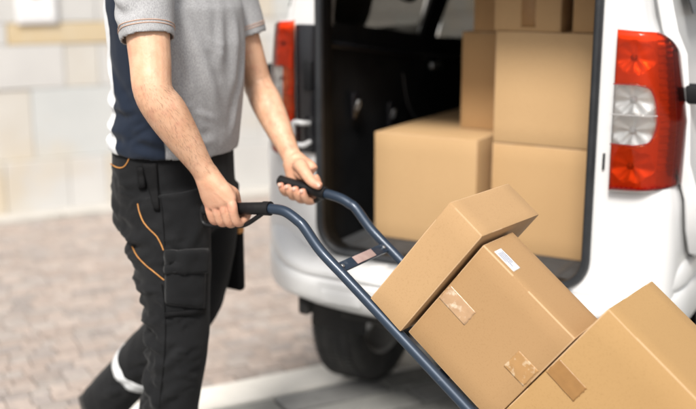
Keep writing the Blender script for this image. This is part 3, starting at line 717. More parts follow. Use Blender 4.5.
for b0 in (-.1015,):
    for ll in (l0, l0+SPC):
        c = tp(ll+(.020 if ll == l0 else -.020), b0, -.0118); V, F = sweep([hl(c), hl(c+TA*.0032), hl(c+TA*.004)], [.0052, .0052, .004], 6); o = mk('bolt', V, F, M['steel'], ht, smooth=False)
flatbar('toe_plate', .848, .853, l0-.05, l0+SPC+.05, -.016, .26, M['steel'], ht, .0015)
tube('axle', [hl(tp(l0-.07, .94, -.10)), hl(tp(l0+SPC+.07, .94, -.10))], .009, M['steel'], ht, 10)
for ll in (l0, l0+SPC): tube('axle_bracket', [hl(tp(ll, .80, -.014)), hl(tp(ll, .94, -.10)), hl(tp(ll, .96, -.014))], .008, M['blue'], ht, 8)
zax = tp(0, .94, -.10).z
for ll, s in ((l0-.05, -1), (l0+SPC+.05, 1)):
    c = Vector(hl(tp(ll, .94, -.10))); rings = []
    for a in np.linspace(0, 2*math.pi, 40, endpoint=False):
        d = HX*math.cos(a) + Vector((0, 0, 1))*math.sin(a)
        rings.append([tuple(c + TL*x + d*(r_*zax)) for x, r_ in ((-.02, .55), (-.024, .72), (-.02, .93), (-.008, 1), (.008, 1), (.02, .93), (.024, .72), (.02, .55))])
    V, F = loft(rings+[rings[0]], closed=False, caps=False); wt = mk('wheel', V, F, M['tyre'], ht)
    V, F = sweep([c-TL*.018, c+TL*.018], zax*.57, 24); o = mk('wheel_hub', V, F, M['steel'], wt); sharp(o)

# ------------------------------------------------------------------ the worker (local: x forward, y to his left, z up)
man = empty('person', (-.43, 2.59, 0), R(-32))
tag(man, 'worker in grey T-shirt with navy side panel and black work trousers, gripping the hand truck', 'person')
def ell(c, ax, ay, rx, ry, n=28, p=2.0):
    c = Vector(c); ax = Vector(ax); ay = Vector(ay); out = []
    for a in np.linspace(0, 2*math.pi, n, endpoint=False):
        ca, sa = math.cos(a), math.sin(a)
        out.append(tuple(c + ax*(math.copysign(abs(ca)**(2/p), ca)*rx) + ay*(math.copysign(abs(sa)**(2/p), sa)*ry)))
    return out
def limb(pts, rad, per=6, n=20, flat=None):
    """smooth limb through pts; rad radius list (or (r1,r2)); first radius along forward-ish axis"""
    R2 = [(r if hasattr(r, '__len__') else (r, r)) for r in rad]
    full = catmull([tuple(p)+tuple(r) for p, r in zip(pts, R2)], per); rings = []
    P = [Vector(q[:3]) for q in full]
    for i, q in enumerate(full):
        t = (P[min(i+1, len(P)-1)]-P[max(i-1, 0)]).normalized(); fx = Vector((1, 0, 0)); fx = (fx-t*fx.dot(t)).normalized(); fy = t.cross(fx)
        rings.append(ell(P[i], fx, fy, q[3], q[4], n))
    return loft(rings)
def ball(c, r, n=10):
    b = bmesh.new(); bmesh.ops.create_icosphere(b, subdivisions=2, radius=1)
    V = [(c[0]+v.co.x*r[0], c[1]+v.co.y*r[1], c[2]+v.co.z*r[2]) for v in b.verts]; F = [tuple(v.index for v in f.verts) for f in b.faces]; b.free(); return V, F
SH = {-1: (.058, -.190, 1.50), 1: (-.005, .195, 1.50)}
EL = {-1: (.135, -.252, 1.238), 1: (.058, .250, 1.205)}
WR = {-1: (.212, -.164, 1.036), 1: (.243, .152, 1.024)}
def mid(a, b, t): return tuple(a[i]+(b[i]-a[i])*t for i in range(3))
acc = Acc()
# torso, neck, head (under the clothes)
acc.add(loft([ell((-.03, 0, .86), (1, 0, 0), (0, 1, 0), .10, .15), ell((-.035, 0, .96), (1, 0, 0), (0, 1, 0), .115, .165), ell((-.02, 0, 1.08), (1, 0, 0), (0, 1, 0), .11, .155),
              ell((-.012, 0, 1.25), (1, 0, 0), (0, 1, 0), .118, .165), ell((-.012, 0, 1.40), (1, 0, 0), (0, 1, 0), .12, .18), ell((-.02, 0, 1.50), (1, 0, 0), (0, 1, 0), .085, .175),
              ell((-.02, 0, 1.555), (1, 0, 0), (0, 1, 0), .062, .09), ell((-.012, 0, 1.60), (1, 0, 0), (0, 1, 0), .056, .058), ell((.0, 0, 1.67), (1, 0, 0), (0, 1, 0), .055, .054)]))
HC = (.03, 0, 1.76)
acc.add(ball(HC, (.098, .076, .118))); acc.add(ball((.045, 0, 1.695), (.075, .062, .06)))
acc.add(ball((.130, 0, 1.742), (.020, .014, .020))); acc.add(limb([(.112, 0, 1.785), (.126, 0, 1.755)], [.010, .013]))
acc.add(ball((.112, 0, 1.698), (.016, .026, .009))); acc.add(ball((.098, 0, 1.655), (.026, .028, .022)))
for s in (-1, 1): acc.add(ball((.022, s*.078, 1.755), (.022, .009, .034))); acc.add(ball((.108, s*.033, 1.783), (.018, .024, .010)))
# legs
HIPR, KNR, ANR = (.01, -.095, .90), (.045, -.10, .56), (-.03, -.10, .10)
HIPL, KNL, ANL = (-.02, .095, .90), (-.085, .10, .56), (-.46, .105, .19)
for hp, kn, an in ((HIPR, KNR, ANR), (HIPL, KNL, ANL)):
    acc.add(limb([hp, mid(hp, kn, .5), kn, mid(kn, an, .35), an], [.085, .072, .053, .052, .036]))
acc.add(limb([ANR, (.06, -.10, .05), (.15, -.11, .035)], [.036, .035, .03])); acc.add(limb([ANL, (-.42, .105, .10), (-.36, .105, .05)], [.036, .035, .03]))
# arms
for s in (-1, 1):
    sh, el, wr = SH[s], EL[s], WR[s]; k = 1.03 if s < 0 else .88
    acc.add(limb([mid(sh, (0, 0, 1.45), .25), sh, mid(sh, el, .35), mid(sh, el, .72), el, mid(el, wr, .25), mid(el, wr, .55), mid(el, wr, .85), wr],
                 [.055*k, .058*k, (.053*k, .050*k), (.049*k, .045*k), (.046*k, .043*k), (.0495*k, .046*k), (.0425*k, .039*k), (.032*k, .028*k), (.031*k, .0255*k)], per=5))
    acc.add(ball((el[0]-.018, el[1], el[2]-.012), (.026, .026, .03)))
# hands: grips run along +x; the palm hangs outside, the fingers close underneath
nails = []
XI = {-1: [.280, .2555, .231, .208], 1: [.318, .295, .272, .250]}
def hand(s, gx, gl, gz, slope, xi, wr, tuck):
    """xi: x of the four knuckles, index first"""
    gzx = lambda x: gz + (x-gx)*slope
    xm = sum(xi)/4; zc = gzx(xm); out = s
    # palm: from wrist to knuckle row
    kn = (xm, gl+out*.030, zc+.014); w2 = wr
    P = [mid(w2, kn, -.10), w2, mid(w2, kn, .30), mid(w2, kn, .62), mid(w2, kn, .92), kn]
    Rr = [(.031, .0265), (.032, .026), (.038, .0265), (.047, .0245), (.049, .021), (.046, .016)]
    rings = []
    full = catmull([tuple(p)+r for p, r in zip(P, Rr)], 5); Q = [Vector(q[:3]) for q in full]
    for i, q in enumerate(full):
        t = (Q[min(i+1, len(Q)-1)]-Q[max(i-1, 0)]).normalized(); fx = Vector((1, 0, slope)); fx = (fx-t*fx.dot(t)).normalized(); fy = t.cross(fx)
        rings.append(ell(Q[i], fx, fy, q[3], q[4], 24, 2.3))
    acc.add(loft(rings))
    rf = [.0112, .0116, .0111, .0101]; ln = [1.08, 1.14, 1.08, .94]
    for i, x in enumerate(xi):
        z = gzx(x); r_ = rf[i]; L_ = ln[i]; bow = [.0, .003, .002, -.002][i]
        pts = [(x-.006, gl+out*.034, z+.030), (x, gl+out*.0365, z+.012+bow*.3), (x+.001, gl+out*.0335, z-.008), (x+.001, gl+out*.022, z-.0255*L_-.002), (x+.001, gl+out*.003, z-.029*L_-.001), (x, gl-out*.013, z-.024*L_), (x, gl-out*.0255, z-.008), (x, gl-out*.0270, z+.006*L_)]
        acc.add(limb(pts, [r_*.9, r_*1.10, r_, r_*1.02, r_*.95, r_*.95, r_*.9, r_*.62], per=4, n=14))
        acc.add(ball((x, gl+out*.0365, z+.013), (r_*1.03, r_*.95, r_*1.0)))
        nails.append((s, x, gl-out*.031, z-.006, r_))
    # thumb: leaves the side of the palm near the wrist, runs forward along the inner top of the grip
    b0 = mid(wr, kn, .30); ix = xi[0]
    pts = [(b0[0]+.012, b0[1]-out*.008, b0[2]), (b0[0]+.034, gl+out*.006, zc+.052), (ix+.006, gl-out*.012, gzx(ix)+.034), (ix+.026, gl-out*.0185, gzx(ix)+.0225), (ix+.044, gl-out*.0185, gzx(ix)+.017), (ix+.050, gl-out*.0185, gzx(ix)+.015)]
    if tuck: pts = [(b0[0]+.010, b0[1]-out*.008, b0[2]), (b0[0]+.016, gl+out*.006, zc+.046), (ix-.034, gl-out*.010, gzx(ix)+.032), (ix-.038, gl-out*.024, gzx(ix)+.016), (ix-.040, gl-out*.030, gzx(ix)+.004), (ix-.040, gl-out*.031, gzx(ix)-.004)]
    acc.add(limb(pts, [.019, .0185, .0148, .0128, .0115, .008], per=5, n=14))
    acc.add(limb([mid(wr, kn, .2), (b0[0]+.02, b0[1]-out*.012, b0[2]-.012), (xm+.012, gl+out*.004, zc+.030)], [.020, .021, .014]))
    nails.append((s, ix+.040, None, gzx(ix), .011))
hand(-1, .25, -.117, .9485, .135, XI[-1], WR[-1], True)
hand(1, .25, .113, .9718, -.130, XI[1], WR[1], False)
bme = remesh(acc, .0031, 5, .5)
co, no = mesh_np(bme)
# tendons and knuckle relief on the backs of the hands, veins on the forearms
fs = []
for s, xi, gl, gz_, sl2 in ((-1, XI[-1], -.117, .9485, .135), (1, XI[1], .113, .9718, -.130)):
    for x in xi:
        kz = gz_+(x-.25)*sl2+.018; a = (x, gl+s*.045, kz); b = mid(a, (WR[s][0], WR[s][1]+s*.022, WR[s][2]), .62); fs.append(([a, b], .0042, .0011))
    for i in range(3):
        x = (xi[i]+xi[i+1])/2; kz = gz_+(x-.25)*sl2+.004; fs.append(([(x, gl+s*.044, kz+.008), (x, gl+s*.044, kz-.012)], .0034, -.0016))
vein = [(.205, -.196, 1.05), (.185, -.215, 1.10), (.178, -.235, 1.145), (.160, -.262, 1.19)]
fs.append((vein, .0035, .0009)); fs.append(([(.22, -.185, 1.045), (.215, -.19, 1.10), (.205, -.21, 1.15)], .003, .0007))
sel = np.where((co[:, 2] > .86) & (co[:, 2] < 1.25) & (co[:, 0] > .1))[0]
co[sel] += no[sel]*strokes(co[sel], no[sel], fs)[:, None]
set_co(bme, co); kn_p = []
for s_k in (-1, 1):
    gl_, gz_, sl_ = (-.117, .9485, .135) if s_k < 0 else (.113, .9718, -.130)
    for x in XI[s_k]: kn_p += [(x, gl_+s_k*.04, gz_+(x-.25)*sl_+.012), (x, gl_+s_k*.024, gz_+(x-.25)*sl_-.03), (x, gl_-s_k*.03, gz_+(x-.25)*sl_+.002)]
kn_p += [EL[-1], (.36, .09, .985)]
rd = np.zeros(len(co))
for p in kn_p: rd = np.maximum(rd, np.exp(-(np.linalg.norm(co-np.array(p), axis=1)/.016)**2))
rd = np.maximum(rd, .35*np.clip((1.06-co[:, 2])/.08, 0, 1)*(co[:, 0] > .12))
a = bme.attributes.new('ruddy', 'FLOAT', 'POINT'); a.data.foreach_set('value', rd.astype(np.float32))
bme.name = 'body'; bme.materials.append(M['skin']); bme.polygons.foreach_set('use_smooth', [True]*len(bme.polygons))
bo = bpy.data.objects.new('body', bme); COL.objects.link(bo); bo.parent = man
# fine hair on the forearms
hv = []; hf = []; rh = random.Random(5)
cand = {s_: [i for i in range(0, len(co), 3) if 1.045 < co[i][2] < 1.26 and co[i][1]*s_ > .11 and .04 < co[i][0] < .26] for s_ in (-1, 1)}
for s_ in (-1, 1):
    ax = (Vector(WR[s_])-Vector(EL[s_])).normalized()
    for i in rh.sample(cand[s_], min(1300, len(cand[s_]))):
        p = Vector(co[i]); n_ = Vector(no[i]); t = (ax-n_*ax.dot(n_)); 
        if t.length < .2: continue
        t = (t.normalized() + n_.cross(t)*rh.uniform(-.5, .5)).normalized(); sd_ = n_.cross(t)*.00013; L_ = rh.uniform(.007, .013)
        a = p - n_*.0005; m_ = p + t*L_*.5 + n_*L_*.28; e2 = p + t*L_ + n_*L_*.32; k = len(hv); hv += [a-sd_, a+sd_, m_-sd_, m_+sd_, e2]; hf += [(k, k+1, k+3, k+2), (k+2, k+3, k+4)]
ah = mk('arm_hair', hv, hf, M['hair'], man); tag(ah, kind='stuff')
# nails on the thumbs (visible on the far hand)
for s, ix, gl in ((1, .318, .113),):
    z = .9718-(ix-.25)*.130
    nl = mk('thumb_nail', *ball((ix+.0465, gl-s*.0275, z+.019), (.0068, .0018, .0052)), M['nail'], man)
for i_, x in enumerate(XI[1]):
    z = .9718-(x-.25)*.130
    mk('finger_nail', *ball((x, .113-.0365, z+.001), (.0055, .0014, .0058)), M['nail'], man)
# hair
ac = Acc(); ac.add(ball((HC[0]-.018, 0, HC[2]+.028), (.100, .083, .108)))
me = remesh(ac, .006, 2); co, no = mesh_np(me); co += no*(vnoise(co, (60, 60, 25))*.006)[:, None]; set_co(me, co); me.materials.append(M['hair'])
ho = bpy.data.objects.new('hair', me); COL.objects.link(ho); ho.parent = man
for s in (-1, 1): mk('eye', *ball((.112, s*.031, 1.772), (.011, .012, .010)), M['paper'], man)

# ---- T-shirt
X, Y_ = (1, 0, 0), (0, 1, 0)
acc = Acc()
acc.add(loft([ell((-.034, 0, 1.056), (1, 0, -.085), Y_, .143, .187, 40, 2.2), ell((-.031, 0, 1.078), (1, 0, -.06), Y_, .146, .189, 40, 2.2), ell((-.018, 0, 1.13), X, Y_, .143, .187, 40, 2.2), ell((-.009, 0, 1.23), X, Y_, .146, .189, 40, 2.2),
              ell((-.006, 0, 1.33), X, Y_, .147, .195, 40, 2.2), ell((-.012, 0, 1.42), X, Y_, .142, .203, 40, 2.2), ell((-.015, 0, 1.49), X, Y_, .112, .198, 40, 2.2), ell((-.02, 0, 1.54), X, Y_, .085, .15, 40),
              ell((-.02, 0, 1.575), X, Y_, .070, .085, 40), ell((-.015, 0, 1.59), X, Y_, .068, .075, 40)]))
SLV = {}
for s in (-1, 1):
    sh, el = SH[s], EL[s]; e_ = mid(sh, el, .56); a = Vector(sh); ax = (Vector(e_)-a).normalized(); SLV[s] = (Vector(e_), ax)
    acc.add(limb([mid(sh, (0, 0, 1.45), .4), sh, mid(sh, el, .2), mid(sh, el, .4), e_], [.070, .074, .070, .066, .0635], n=32))
me = remesh(acc, .0055, 6, .5); co, no = mesh_np(me)
fs = [([(.10, -.115, 1.41), (.12, -.08, 1.33), (.135, -.05, 1.25), (.14, .0, 1.15)], .016, .006), ([(.09, -.15, 1.36), (.10, -.13, 1.28), (.11, -.11, 1.20)], .014, -.006),
      ([(.10, .02, 1.46), (.125, .0, 1.36), (.138, -.01, 1.28)], .015, .005), ([(.06, -.16, 1.42), (.09, -.145, 1.33), (.105, -.12, 1.22), (.11, -.10, 1.14)], .013, .006),
      ([(.02, -.19, 1.115), (.07, -.165, 1.095), (.115, -.10, 1.085), (.125, -.02, 1.09)], .013, .007), ([(.04, -.18, 1.14), (.09, -.14, 1.125), (.12, -.08, 1.13)], .012, -.006),
      ([(.0, -.19, 1.075), (.06, -.17, 1.062), (.10, -.11, 1.058)], .011, .006), ([(.13, -.04, 1.07), (.11, -.10, 1.10), (.06, -.16, 1.15)], .012, .005),
      ([(-.17, -.08, 1.16), (-.13, -.14, 1.135), (-.07, -.18, 1.12), (.0, -.19, 1.13)], .015, .006), ([(-.18, -.05, 1.10), (-.13, -.13, 1.085), (-.05, -.185, 1.075)], .013, .006),
      ([(-.17, -.06, 1.13), (-.12, -.15, 1.11), (-.04, -.19, 1.10)], .010, -.005), ([(-.16, -.08, 1.22), (-.11, -.15, 1.19), (-.04, -.19, 1.18)], .016, .005),
      ([(-.14, -.10, 1.19), (-.08, -.17, 1.165), (-.0, -.19, 1.16)], .010, -.004), ([(-.1, -.15, 1.30), (-.05, -.18, 1.22), (.0, -.19, 1.16)], .014, .006),
      ([(.13, .07, 1.40), (.14, .06, 1.3), (.13, .05, 1.2)], .018, .005), ([(.12, .12, 1.30), (.13, .08, 1.18), (.12, .06, 1.08)], .015, .006)]
for s in (-1, 1):
    e_, ax = SLV[s]; sh = Vector(SH[s])
    for k in range(4):
        q = sh.lerp(e_, .35+.17*k); fs.append(([tuple(q+Vector((.05, s*.045, .015*((-1)**k)))), tuple(q+Vector((-.01, s*.068, -.012))), tuple(q+Vector((-.05, s*.03, .02)))], .012, .0045*(-1)**k))
r5 = random.Random(11)
for k in range(34):
    a_ = R(r5.uniform(-20, 120)); z_ = r5.choice([r5.uniform(1.07, 1.2), r5.uniform(1.07, 1.45)]); p0 = Vector((-.01+.145*math.cos(a_), -.19*math.sin(a_), z_)); da = R(r5.uniform(10, 26)); dz = r5.uniform(-.03, .05)
    p1 = Vector((-.01+.145*math.cos(a_+da), -.19*math.sin(a_+da), z_+dz)); fs.append(([tuple(p0), tuple((p0+p1)/2*1.0), tuple(p1)], r5.uniform(.006, .011), r5.uniform(.0015, .0035)*r5.choice((-1, 1))))
cuff = np.ones(len(co))
for s in (-1, 1):
    e_, ax = SLV[s]; d_ = (co-np.array(e_)); cuff = np.where(np.linalg.norm(d_, axis=1) < .11, np.clip(np.abs(d_@np.array(ax))/.04-.25, .08, 1), cuff)
co += no*(cuff*strokes(co, no, fs) + vnoise(co, (9, 9, 5))*.003 + vnoise(co, (26, 26, 12), 5)*.0014)[:, None]
set_co(me, co)
# colour zones: angle round the chest, soft-edged only by mesh interpolation
co, no = mesh_np(me)
# drop the caps so hem and cuffs are open
b = bmesh.new(); b.from_mesh(me); dl = []
for f in b.faces:
    c = f.calc_center_median(); n_ = f.normal
    if c.z < 1.085 and n_.z < -.75: dl.append(f); continue
    for s in (-1, 1):
        e_, ax = SLV[s]
        if (c-e_).dot(ax) > -.012 and (c-e_).length < .09 and n_.dot(ax) > .75: dl.append(f)
bmesh.ops.delete(b, geom=dl, context='FACES'); b.to_mesh(me); b.free(); co, no = mesh_np(me)
ang = np.degrees(np.arctan2(-co[:, 1]/.19, (co[:, 0]+.02)/.146))      # 0 front, 90 right side, 180 back
lat = np.abs(ang)
arm = np.zeros(len(co), bool)
for s in (-1, 1):
    e_, ax = SLV[s]; sh = np.array(SH[s]); d, t = seg_dist(co, sh, tuple(e_)); arm |= (d < .084) & (np.abs(co[:, 1]) > .165 + .05*np.clip((1.40-co[:, 2])/.1, 0, 1)) & (co[:, 2] > 1.30)
wob = 3*np.sin(co[:, 2]*40)
bnd = 107 + wob
navy = np.minimum(lat-(52+12*np.clip((co[:, 2]-1.15)/.2, 0, 1)), bnd-lat)      # >0 inside the side panel
back = lat-bnd
navy = np.where(arm, -20, navy); back = np.where(arm, -20, back); back = np.where(co[:, 2] > 1.47, -20, back)
for nm, vals in (('navy', navy), ('back', back)):
    a = me.attributes.new(nm, 'FLOAT', 'POINT'); a.data.foreach_set('value', vals.astype(np.float32))
def shirt_mat():
    m = bpy.data.materials.new('jersey_cotton'); m.use_nodes = True; t = m.node_tree; n = t.nodes; l = t.links; bs = n['Principled BSDF']
    tc = n.new('ShaderNodeTexCoord'); bs.inputs['Roughness'].default_value = .9; bs.inputs['Specular IOR Level'].default_value = .2; bs.inputs['Sheen Weight'].default_value = .1
    nz = n.new('ShaderNodeTexNoise'); nz.inputs['Scale'].default_value = 380; nz.inputs['Detail'].default_value = 4; nz.inputs['Roughness'].default_value = .7
    mp_ = n.new('ShaderNodeMapping'); mp_.inputs['Scale'].default_value = (1, 1, .55); l.new(tc.outputs['Object'], mp_.inputs[0]); l.new(mp_.outputs[0], nz.inputs[0])
    mr = n.new('ShaderNodeMapRange'); mr.inputs[1].default_value = .38; mr.inputs[2].default_value = .62; l.new(nz.outputs[0], mr.inputs[0])
    g = n.new('ShaderNodeMix'); g.data_type = 'RGBA'; g.inputs[6].default_value = (.29, .29, .298, 1); g.inputs[7].default_value = (.42, .42, .428, 1); l.new(mr.outputs[0], g.inputs[0])
    cur = g.outputs[2]
    for nm, c in (('navy', (.010, .016, .030, 1)), ('back', (.66, .67, .68, 1))):
        at = n.new('ShaderNodeAttribute'); at.attribute_name = nm; th = n.new('ShaderNodeMapRange'); th.inputs[1].default_value = -.8; th.inputs[2].default_value = .8
        l.new(at.outputs['Fac'], th.inputs[0]); mx = n.new('ShaderNodeMix'); mx.data_type = 'RGBA'; mx.inputs[7].default_value = c
        l.new(th.outputs[0], mx.inputs[0]); l.new(cur, mx.inputs[6]); cur = mx.outputs[2]
    l.new(cur, bs.inputs['Base Color'])
    bp = n.new('ShaderNodeBump'); bp.inputs['Strength'].default_value = .35; bp.inputs['Distance'].default_value = .001; n2 = n.new('ShaderNodeTexNoise'); n2.inputs['Scale'].default_value = 500
    l.new(tc.outputs['Object'], n2.inputs[0]); l.new(n2.outputs[0], bp.inputs['Height']); l.new(bp.outputs[0], bs.inputs['Normal']); return m
M['shirt'] = shirt_mat(); me.materials.append(M['shirt']); me.polygons.foreach_set('use_smooth', [True]*len(me.polygons)); me.name = 't_shirt'
shirt = bpy.data.objects.new('t_shirt', me); COL.objects.link(shirt); shirt.parent = man
md = shirt.modifiers.new('solid', 'SOLIDIFY'); md.thickness = .003; md.offset = -1
BS = BVHTree.FromPolygons([tuple(v) for v in co], [tuple(p.vertices) for p in me.polygons])
# stitched lines round the cuffs and the hem
def ring_on(bvh, c, ax, rad, off, n=48):
    c = Vector(c); ax = Vector(ax).normalized(); u = ax.orthogonal().normalized(); v = ax.cross(u); out = []
    for a in np.linspace(0, 2*math.pi, n, endpoint=False):
        d = u*math.cos(a)+v*math.sin(a); hit = bvh.ray_cast(c+d*rad, -d)
        out.append((hit[0]+d*off) if hit[0] is not None else None)
    return out
for s in (-1, 1):
    e_, ax = SLV[s]
    for k, dist in enumerate((.022, .029)):
        pts = [p for p in ring_on(BS, e_-ax*dist, ax, .088, .0006) if p is not None and (p-(e_-ax*dist)).length < .085]
        if len(pts) > 40: 
            pts = pts+[pts[0]]; tube('cuff_stitching', [tuple(p) for p in pts], .0012, M['peach'], shirt, 6)
pts = [p for p in ring_on(BS, (-.04, 0, 1.052), (0, 0, 1), .4, .0002, 90) if p is not None]

# ---- trousers
acc = Acc()
acc.add(loft([ell((-.045, 0, .80), X, Y_, .08, .10, 36), ell((-.040, 0, .87), X, Y_, .135, .178, 36, 2.3), ell((-.037, 0, .95), X, Y_, .139, .182, 36, 2.2), ell((-.035, 0, 1.02), X, Y_, .135, .177, 36, 2.2), ell((-.033, 0, 1.085), X, Y_, .131, .173, 36, 2.2)]))
acc.add(limb([(.0, -.092, .95), (.020, -.097, .86), (.034, -.100, .78), (.044, -.102, .68), (.045, -.102, .58), (.030, -.102, .47), (.002, -.102, .36), (-.02, -.102, .22), (-.03, -.102, .09)],
             [(.125, .095), (.118, .100), (.104, .097), (.090, .088), (.079, .081), (.074, .079), (.075, .080), (.076, .080), (.080, .083)], n=36))
acc.add(limb([(-.03, .092, .95), (-.035, .097, .86), (-.040, .10, .78), (-.055, .10, .68), (-.085, .10, .58), (-.155, .102, .495), (-.245, .104, .405), (-.345, .105, .305), (-.47, .105, .185)],
             [(.120, .095), (.112, .100), (.100, .096), (.090, .088), (.080, .082), (.076, .080), (.077, .080), (.074, .078), (.072, .076)], n=36))
me = remesh(acc, .0055, 5, .5); co, no = mesh_np(me)
fs = []
rr = random.Random(3)
# seat and thigh folds on his right side
fs += [([(-.13, -.14, .93), (-.08, -.18, .90), (.0, -.195, .90)], .014, .006), ([(-.12, -.13, .88), (-.06, -.17, .855), (.02, -.195, .85)], .015, .008), ([(-.10, -.13, .82), (-.04, -.18, .80), (.04, -.2, .81)], .013, .008),
       ([(-.09, -.14, .85), (-.03, -.185, .83), (.05, -.2, .84)], .010, -.007), ([(-.07, -.13, .74), (-.01, -.18, .72), (.05, -.195, .73)], .013, .007), ([(-.07, -.14, .77), (.0, -.18, .76)], .010, -.006),
       ([(.10, -.11, .95), (.08, -.16, .91), (.04, -.19, .87)], .014, .006), ([(.11, -.06, .92), (.10, -.12, .88), (.07, -.17, .83)], .012, -.006), ([(.13, -.10, .90), (.12, -.14, .83), (.10, -.17, .76)], .014, .005)]
# back of the knee and shin
fs += [([(-.055, -.10, .66), (-.03, -.15, .64), (.02, -.185, .635), (.07, -.18, .645)], .012, .007), ([(-.045, -.12, .625), (.0, -.17, .60), (.05, -.185, .595)], .010, -.006), ([(-.05, -.11, .60), (-.01, -.16, .575), (.04, -.185, .57)], .014, .011),
       ([(-.055, -.10, .555), (-.02, -.15, .53), (.03, -.18, .535)], .010, .008), ([(-.05, -.10, .53), (-.02, -.15, .50), (.02, -.18, .47)], .012, -.008), ([(-.05, -.12, .49), (-.02, -.17, .45), (.03, -.18, .42), (.05, -.17, .38)], .014, .009),
       ([(.10, -.15, .56), (.06, -.18, .52), (.0, -.18, .50)], .012, .006), ([(.09, -.14, .47), (.05, -.175, .43), (-.0, -.18, .39)], .013, .007), ([(-.07, -.12, .42), (-.05, -.17, .38), (-.02, -.18, .30)], .012, .007),
       ([(.03, -.185, .60), (.02, -.185, .50), (.005, -.185, .40)], .008, -.003)]
for k in range(110):
    t_ = r5.random(); z_ = r5.uniform(.3, 1.03); cx_ = float(np.interp(z_, [.2, .36, .47, .58, .68, .86, 1.0], [-.02, .002, .03, .045, .044, .02, -.03])); rx_ = float(np.interp(z_, [.3, .6, .8, .95], [.075, .08, .105, .135]))
    ry_ = float(np.interp(z_, [.3, .6, .8, .95], [.08, .083, .098, .11])); cy_ = float(np.interp(z_, [.8, .95], [-.102, -.072])); a_ = R(r5.uniform(-10, 170)); da = R(r5.uniform(15, 45)); dz = r5.uniform(-.05, .03)
    P_ = [(cx_+rx_*math.cos(a_+da*q), cy_-ry_*math.sin(a_+da*q), z_+dz*q+.006*math.sin(3*q)) for q in (0, .5, 1)]
    fs.append((P_, r5.uniform(.005, .010), r5.uniform(.002, .0045)*r5.choice((-1, 1, 1))))
for k in range(9): z = .26+.3*k/9; fs.append(([(-.30+.33*(z-.3)/.3+.03, .03, z+.04), (-.31+.33*(z-.3)/.3-.03, .035, z)], .012, .006*(-1)**k))
for k in range(5): z = .12+.05*k; fs.append(([(-.1, -.12, z), (-.03, -.19, z-.015), (.05, -.13, z+.01)], .012, .006*(-1)**k))
co += no*(strokes(co, no, fs) + vnoise(co, (11, 11, 8))*.004 + vnoise(co, (30, 30, 18), 3)*.0016)[:, None]
set_co(me, co); me.materials.append(M['trouser']); me.polygons.foreach_set('use_smooth', [True]*len(me.polygons)); me.name = 'trousers'
tr = bpy.data.objects.new('trousers', me); COL.objects.link(tr); tr.parent = man
co, no = mesh_np(me); BT = BVHTree.FromPolygons([tuple(v) for v in co], [tuple(p.vertices) for p in me.polygons])
VP = Vector((1.737, -1.968, 1.5))     # seen from his front right
def onto(f, z, off=0., l=-.17):
    d = (Vector((f, l, z))-VP).normalized(); h = BT.ray_cast(VP, d)
    return (h[0]+h[1]*off) if h[0] is not None else Vector((f, l, z))
def patch(name, q, mat, off=.004, nx=14, nz=14, parent=None, l=-.17):
    rows = []
    for j in range(nz+1):
        a = Vector(q[0]).lerp(Vector(q[3]), j/nz); b_ = Vector(q[1]).lerp(Vector(q[2]), j/nz); row = []
        for i in range(nx+1):
            p = a.lerp(b_, i/nx); e = min(i, nx-i, j, nz-j); row.append(tuple(onto(p.x, p.y, off if e > 0 else off*.35, l)))
        rows.append(row)
    V, F = loft(rows, closed=False, caps=False); o = mk(name, V, F, mat, parent or tr); md = o.modifiers.new('s', 'SOLIDIFY'); md.thickness = .006; md.offset = 0; return o
def cord(name, pts, r, mat, off=.001, l=-.17):
    P = catmull([(p[0], p[1], 0) for p in pts], 7); tube(name, [tuple(onto(p[0], p[1], off, l)) for p in P], r, mat, tr, 8)
cord('orange_piping', [(-.098, 1.033), (-.075, 1.026), (-.055, 1.028), (-.040, 1.040), (-.030, 1.056)], .0017, M['orange'])
cord('orange_piping', [(-.010, .940), (-.004, .915), (.008, .893), (.030, .876), (.050, .862), (.062, .845), (.070, .830)], .0017, M['orange'])
cord('orange_piping', [(-.036, .824), (-.022, .803), (.006, .783), (.036, .768), (.068, .752)], .0017, M['orange'])
pk = patch('cargo_pocket', [(.078, .822), (.205, .846), (.192, .700), (.070, .690)], M['trouser'], .007)
patch('pocket_flap', [(.074, .830), (.212, .855), (.205, .795), (.070, .770)], M['trouser'], .014, parent=pk)
patch('knee_strap', [(.068, .667), (.198, .699), (.198, .688), (.068, .655)], M['trouser2'], .004, 14, 4)
patch('side_panel', [(.010, 1.045), (.060, 1.05), (.062, .93), (.048, .93)], M['trouser2'], .003, 8, 12)
patch('pen_pocket', [(-.004, 1.035), (.016, 1.038), (.020, .985), (.0, .98)], M['trouser2'], .007, 6, 10)
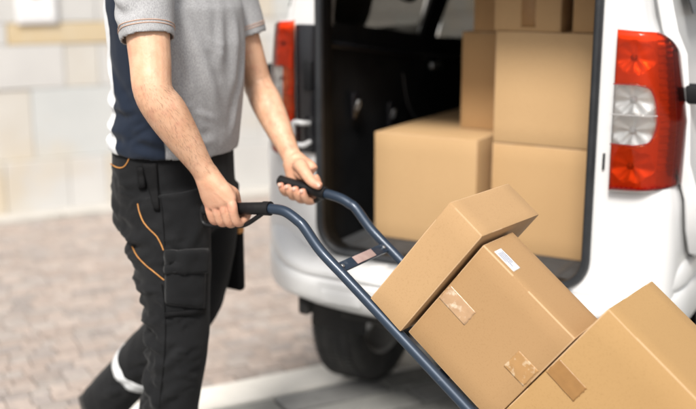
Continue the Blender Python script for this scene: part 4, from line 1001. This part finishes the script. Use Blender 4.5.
for (a, b_) in (((.055, 1.045), (.072, .93)), ((.072, .93), (.075, .84))):
    cord('side_seam', [a, mid(a+(0,), b_+(0,), .5)[:2], b_], .0016, M['trouser2'], .0004)
cord('side_seam', [(.060, .74), (.066, .68), (.064, .6), (.05, .5), (.03, .4)], .0018, M['trouser2'], .0004)
# far leg pocket with its orange tab
fp = from_bm('cargo_pocket', bevel_box_bm(-.06, .040, .172, .200, .62, .85, .012, 2), M['trouser2'], tr)
bbox('pocket_tab', .041, .048, .160, .185, .795, .812, M['orange'], fp, r=.002)
# reflective bands round the calves
def band(c0, c1, r, name='reflective_band'):
    c0 = Vector(c0); c1 = Vector(c1); ax = (c1-c0).normalized(); rows = []
    for k in range(5):
        c = c0.lerp(c1, k/4); pts = ring_on(BT, c, ax, .14, .0022, 44)
        pts = [p if p is not None else None for p in pts]; last = [p for p in pts if p is not None][0]; row = []
        for p in pts:
            if p is None or (p-c).length > .13: p = last
            last = p; row.append(tuple(p))
        rows.append(row)
    V, F = loft(rows, caps=False); o = mk(name, V, F, M['silver'], tr); md = o.modifiers.new('s', 'SOLIDIFY'); md.thickness = .002; md.offset = 1
band((-.292, .104, .358), (-.318, .105, .332), .08)
band((-.002, -.102, .352), (-.010, -.102, .302), .08)
# boots
for nm, an, toe in (('boot', (-.03, -.102), 0), ('boot', (-.40, .105), 1)):
    acc = Acc()
    if not toe: acc.add(limb([(-.03, -.102, .16), (-.03, -.102, .08), (.02, -.102, .055), (.10, -.105, .05), (.165, -.107, .042)], [.055, .056, (.05, .048), (.045, .05), (.032, .042)])); acc.add(limb([(-.08, -.102, .03), (.05, -.103, .022), (.18, -.107, .022)], [(.022, .04), (.022, .045), (.022, .042)]))
    else: acc.add(limb([(-.50, .105, .22), (-.485, .105, .17), (-.45, .105, .11), (-.385, .105, .06), (-.32, .105, .045)], [.055, .056, (.05, .048), (.045, .05), (.032, .042)])); acc.add(limb([(-.515, .105, .105), (-.42, .105, .035), (-.31, .105, .022)], [(.022, .04), (.022, .045), (.022, .042)]))
    me = remesh(acc, .007, 4); me.materials.append(M['boot']); o = bpy.data.objects.new('boot', me); COL.objects.link(o); o.parent = man
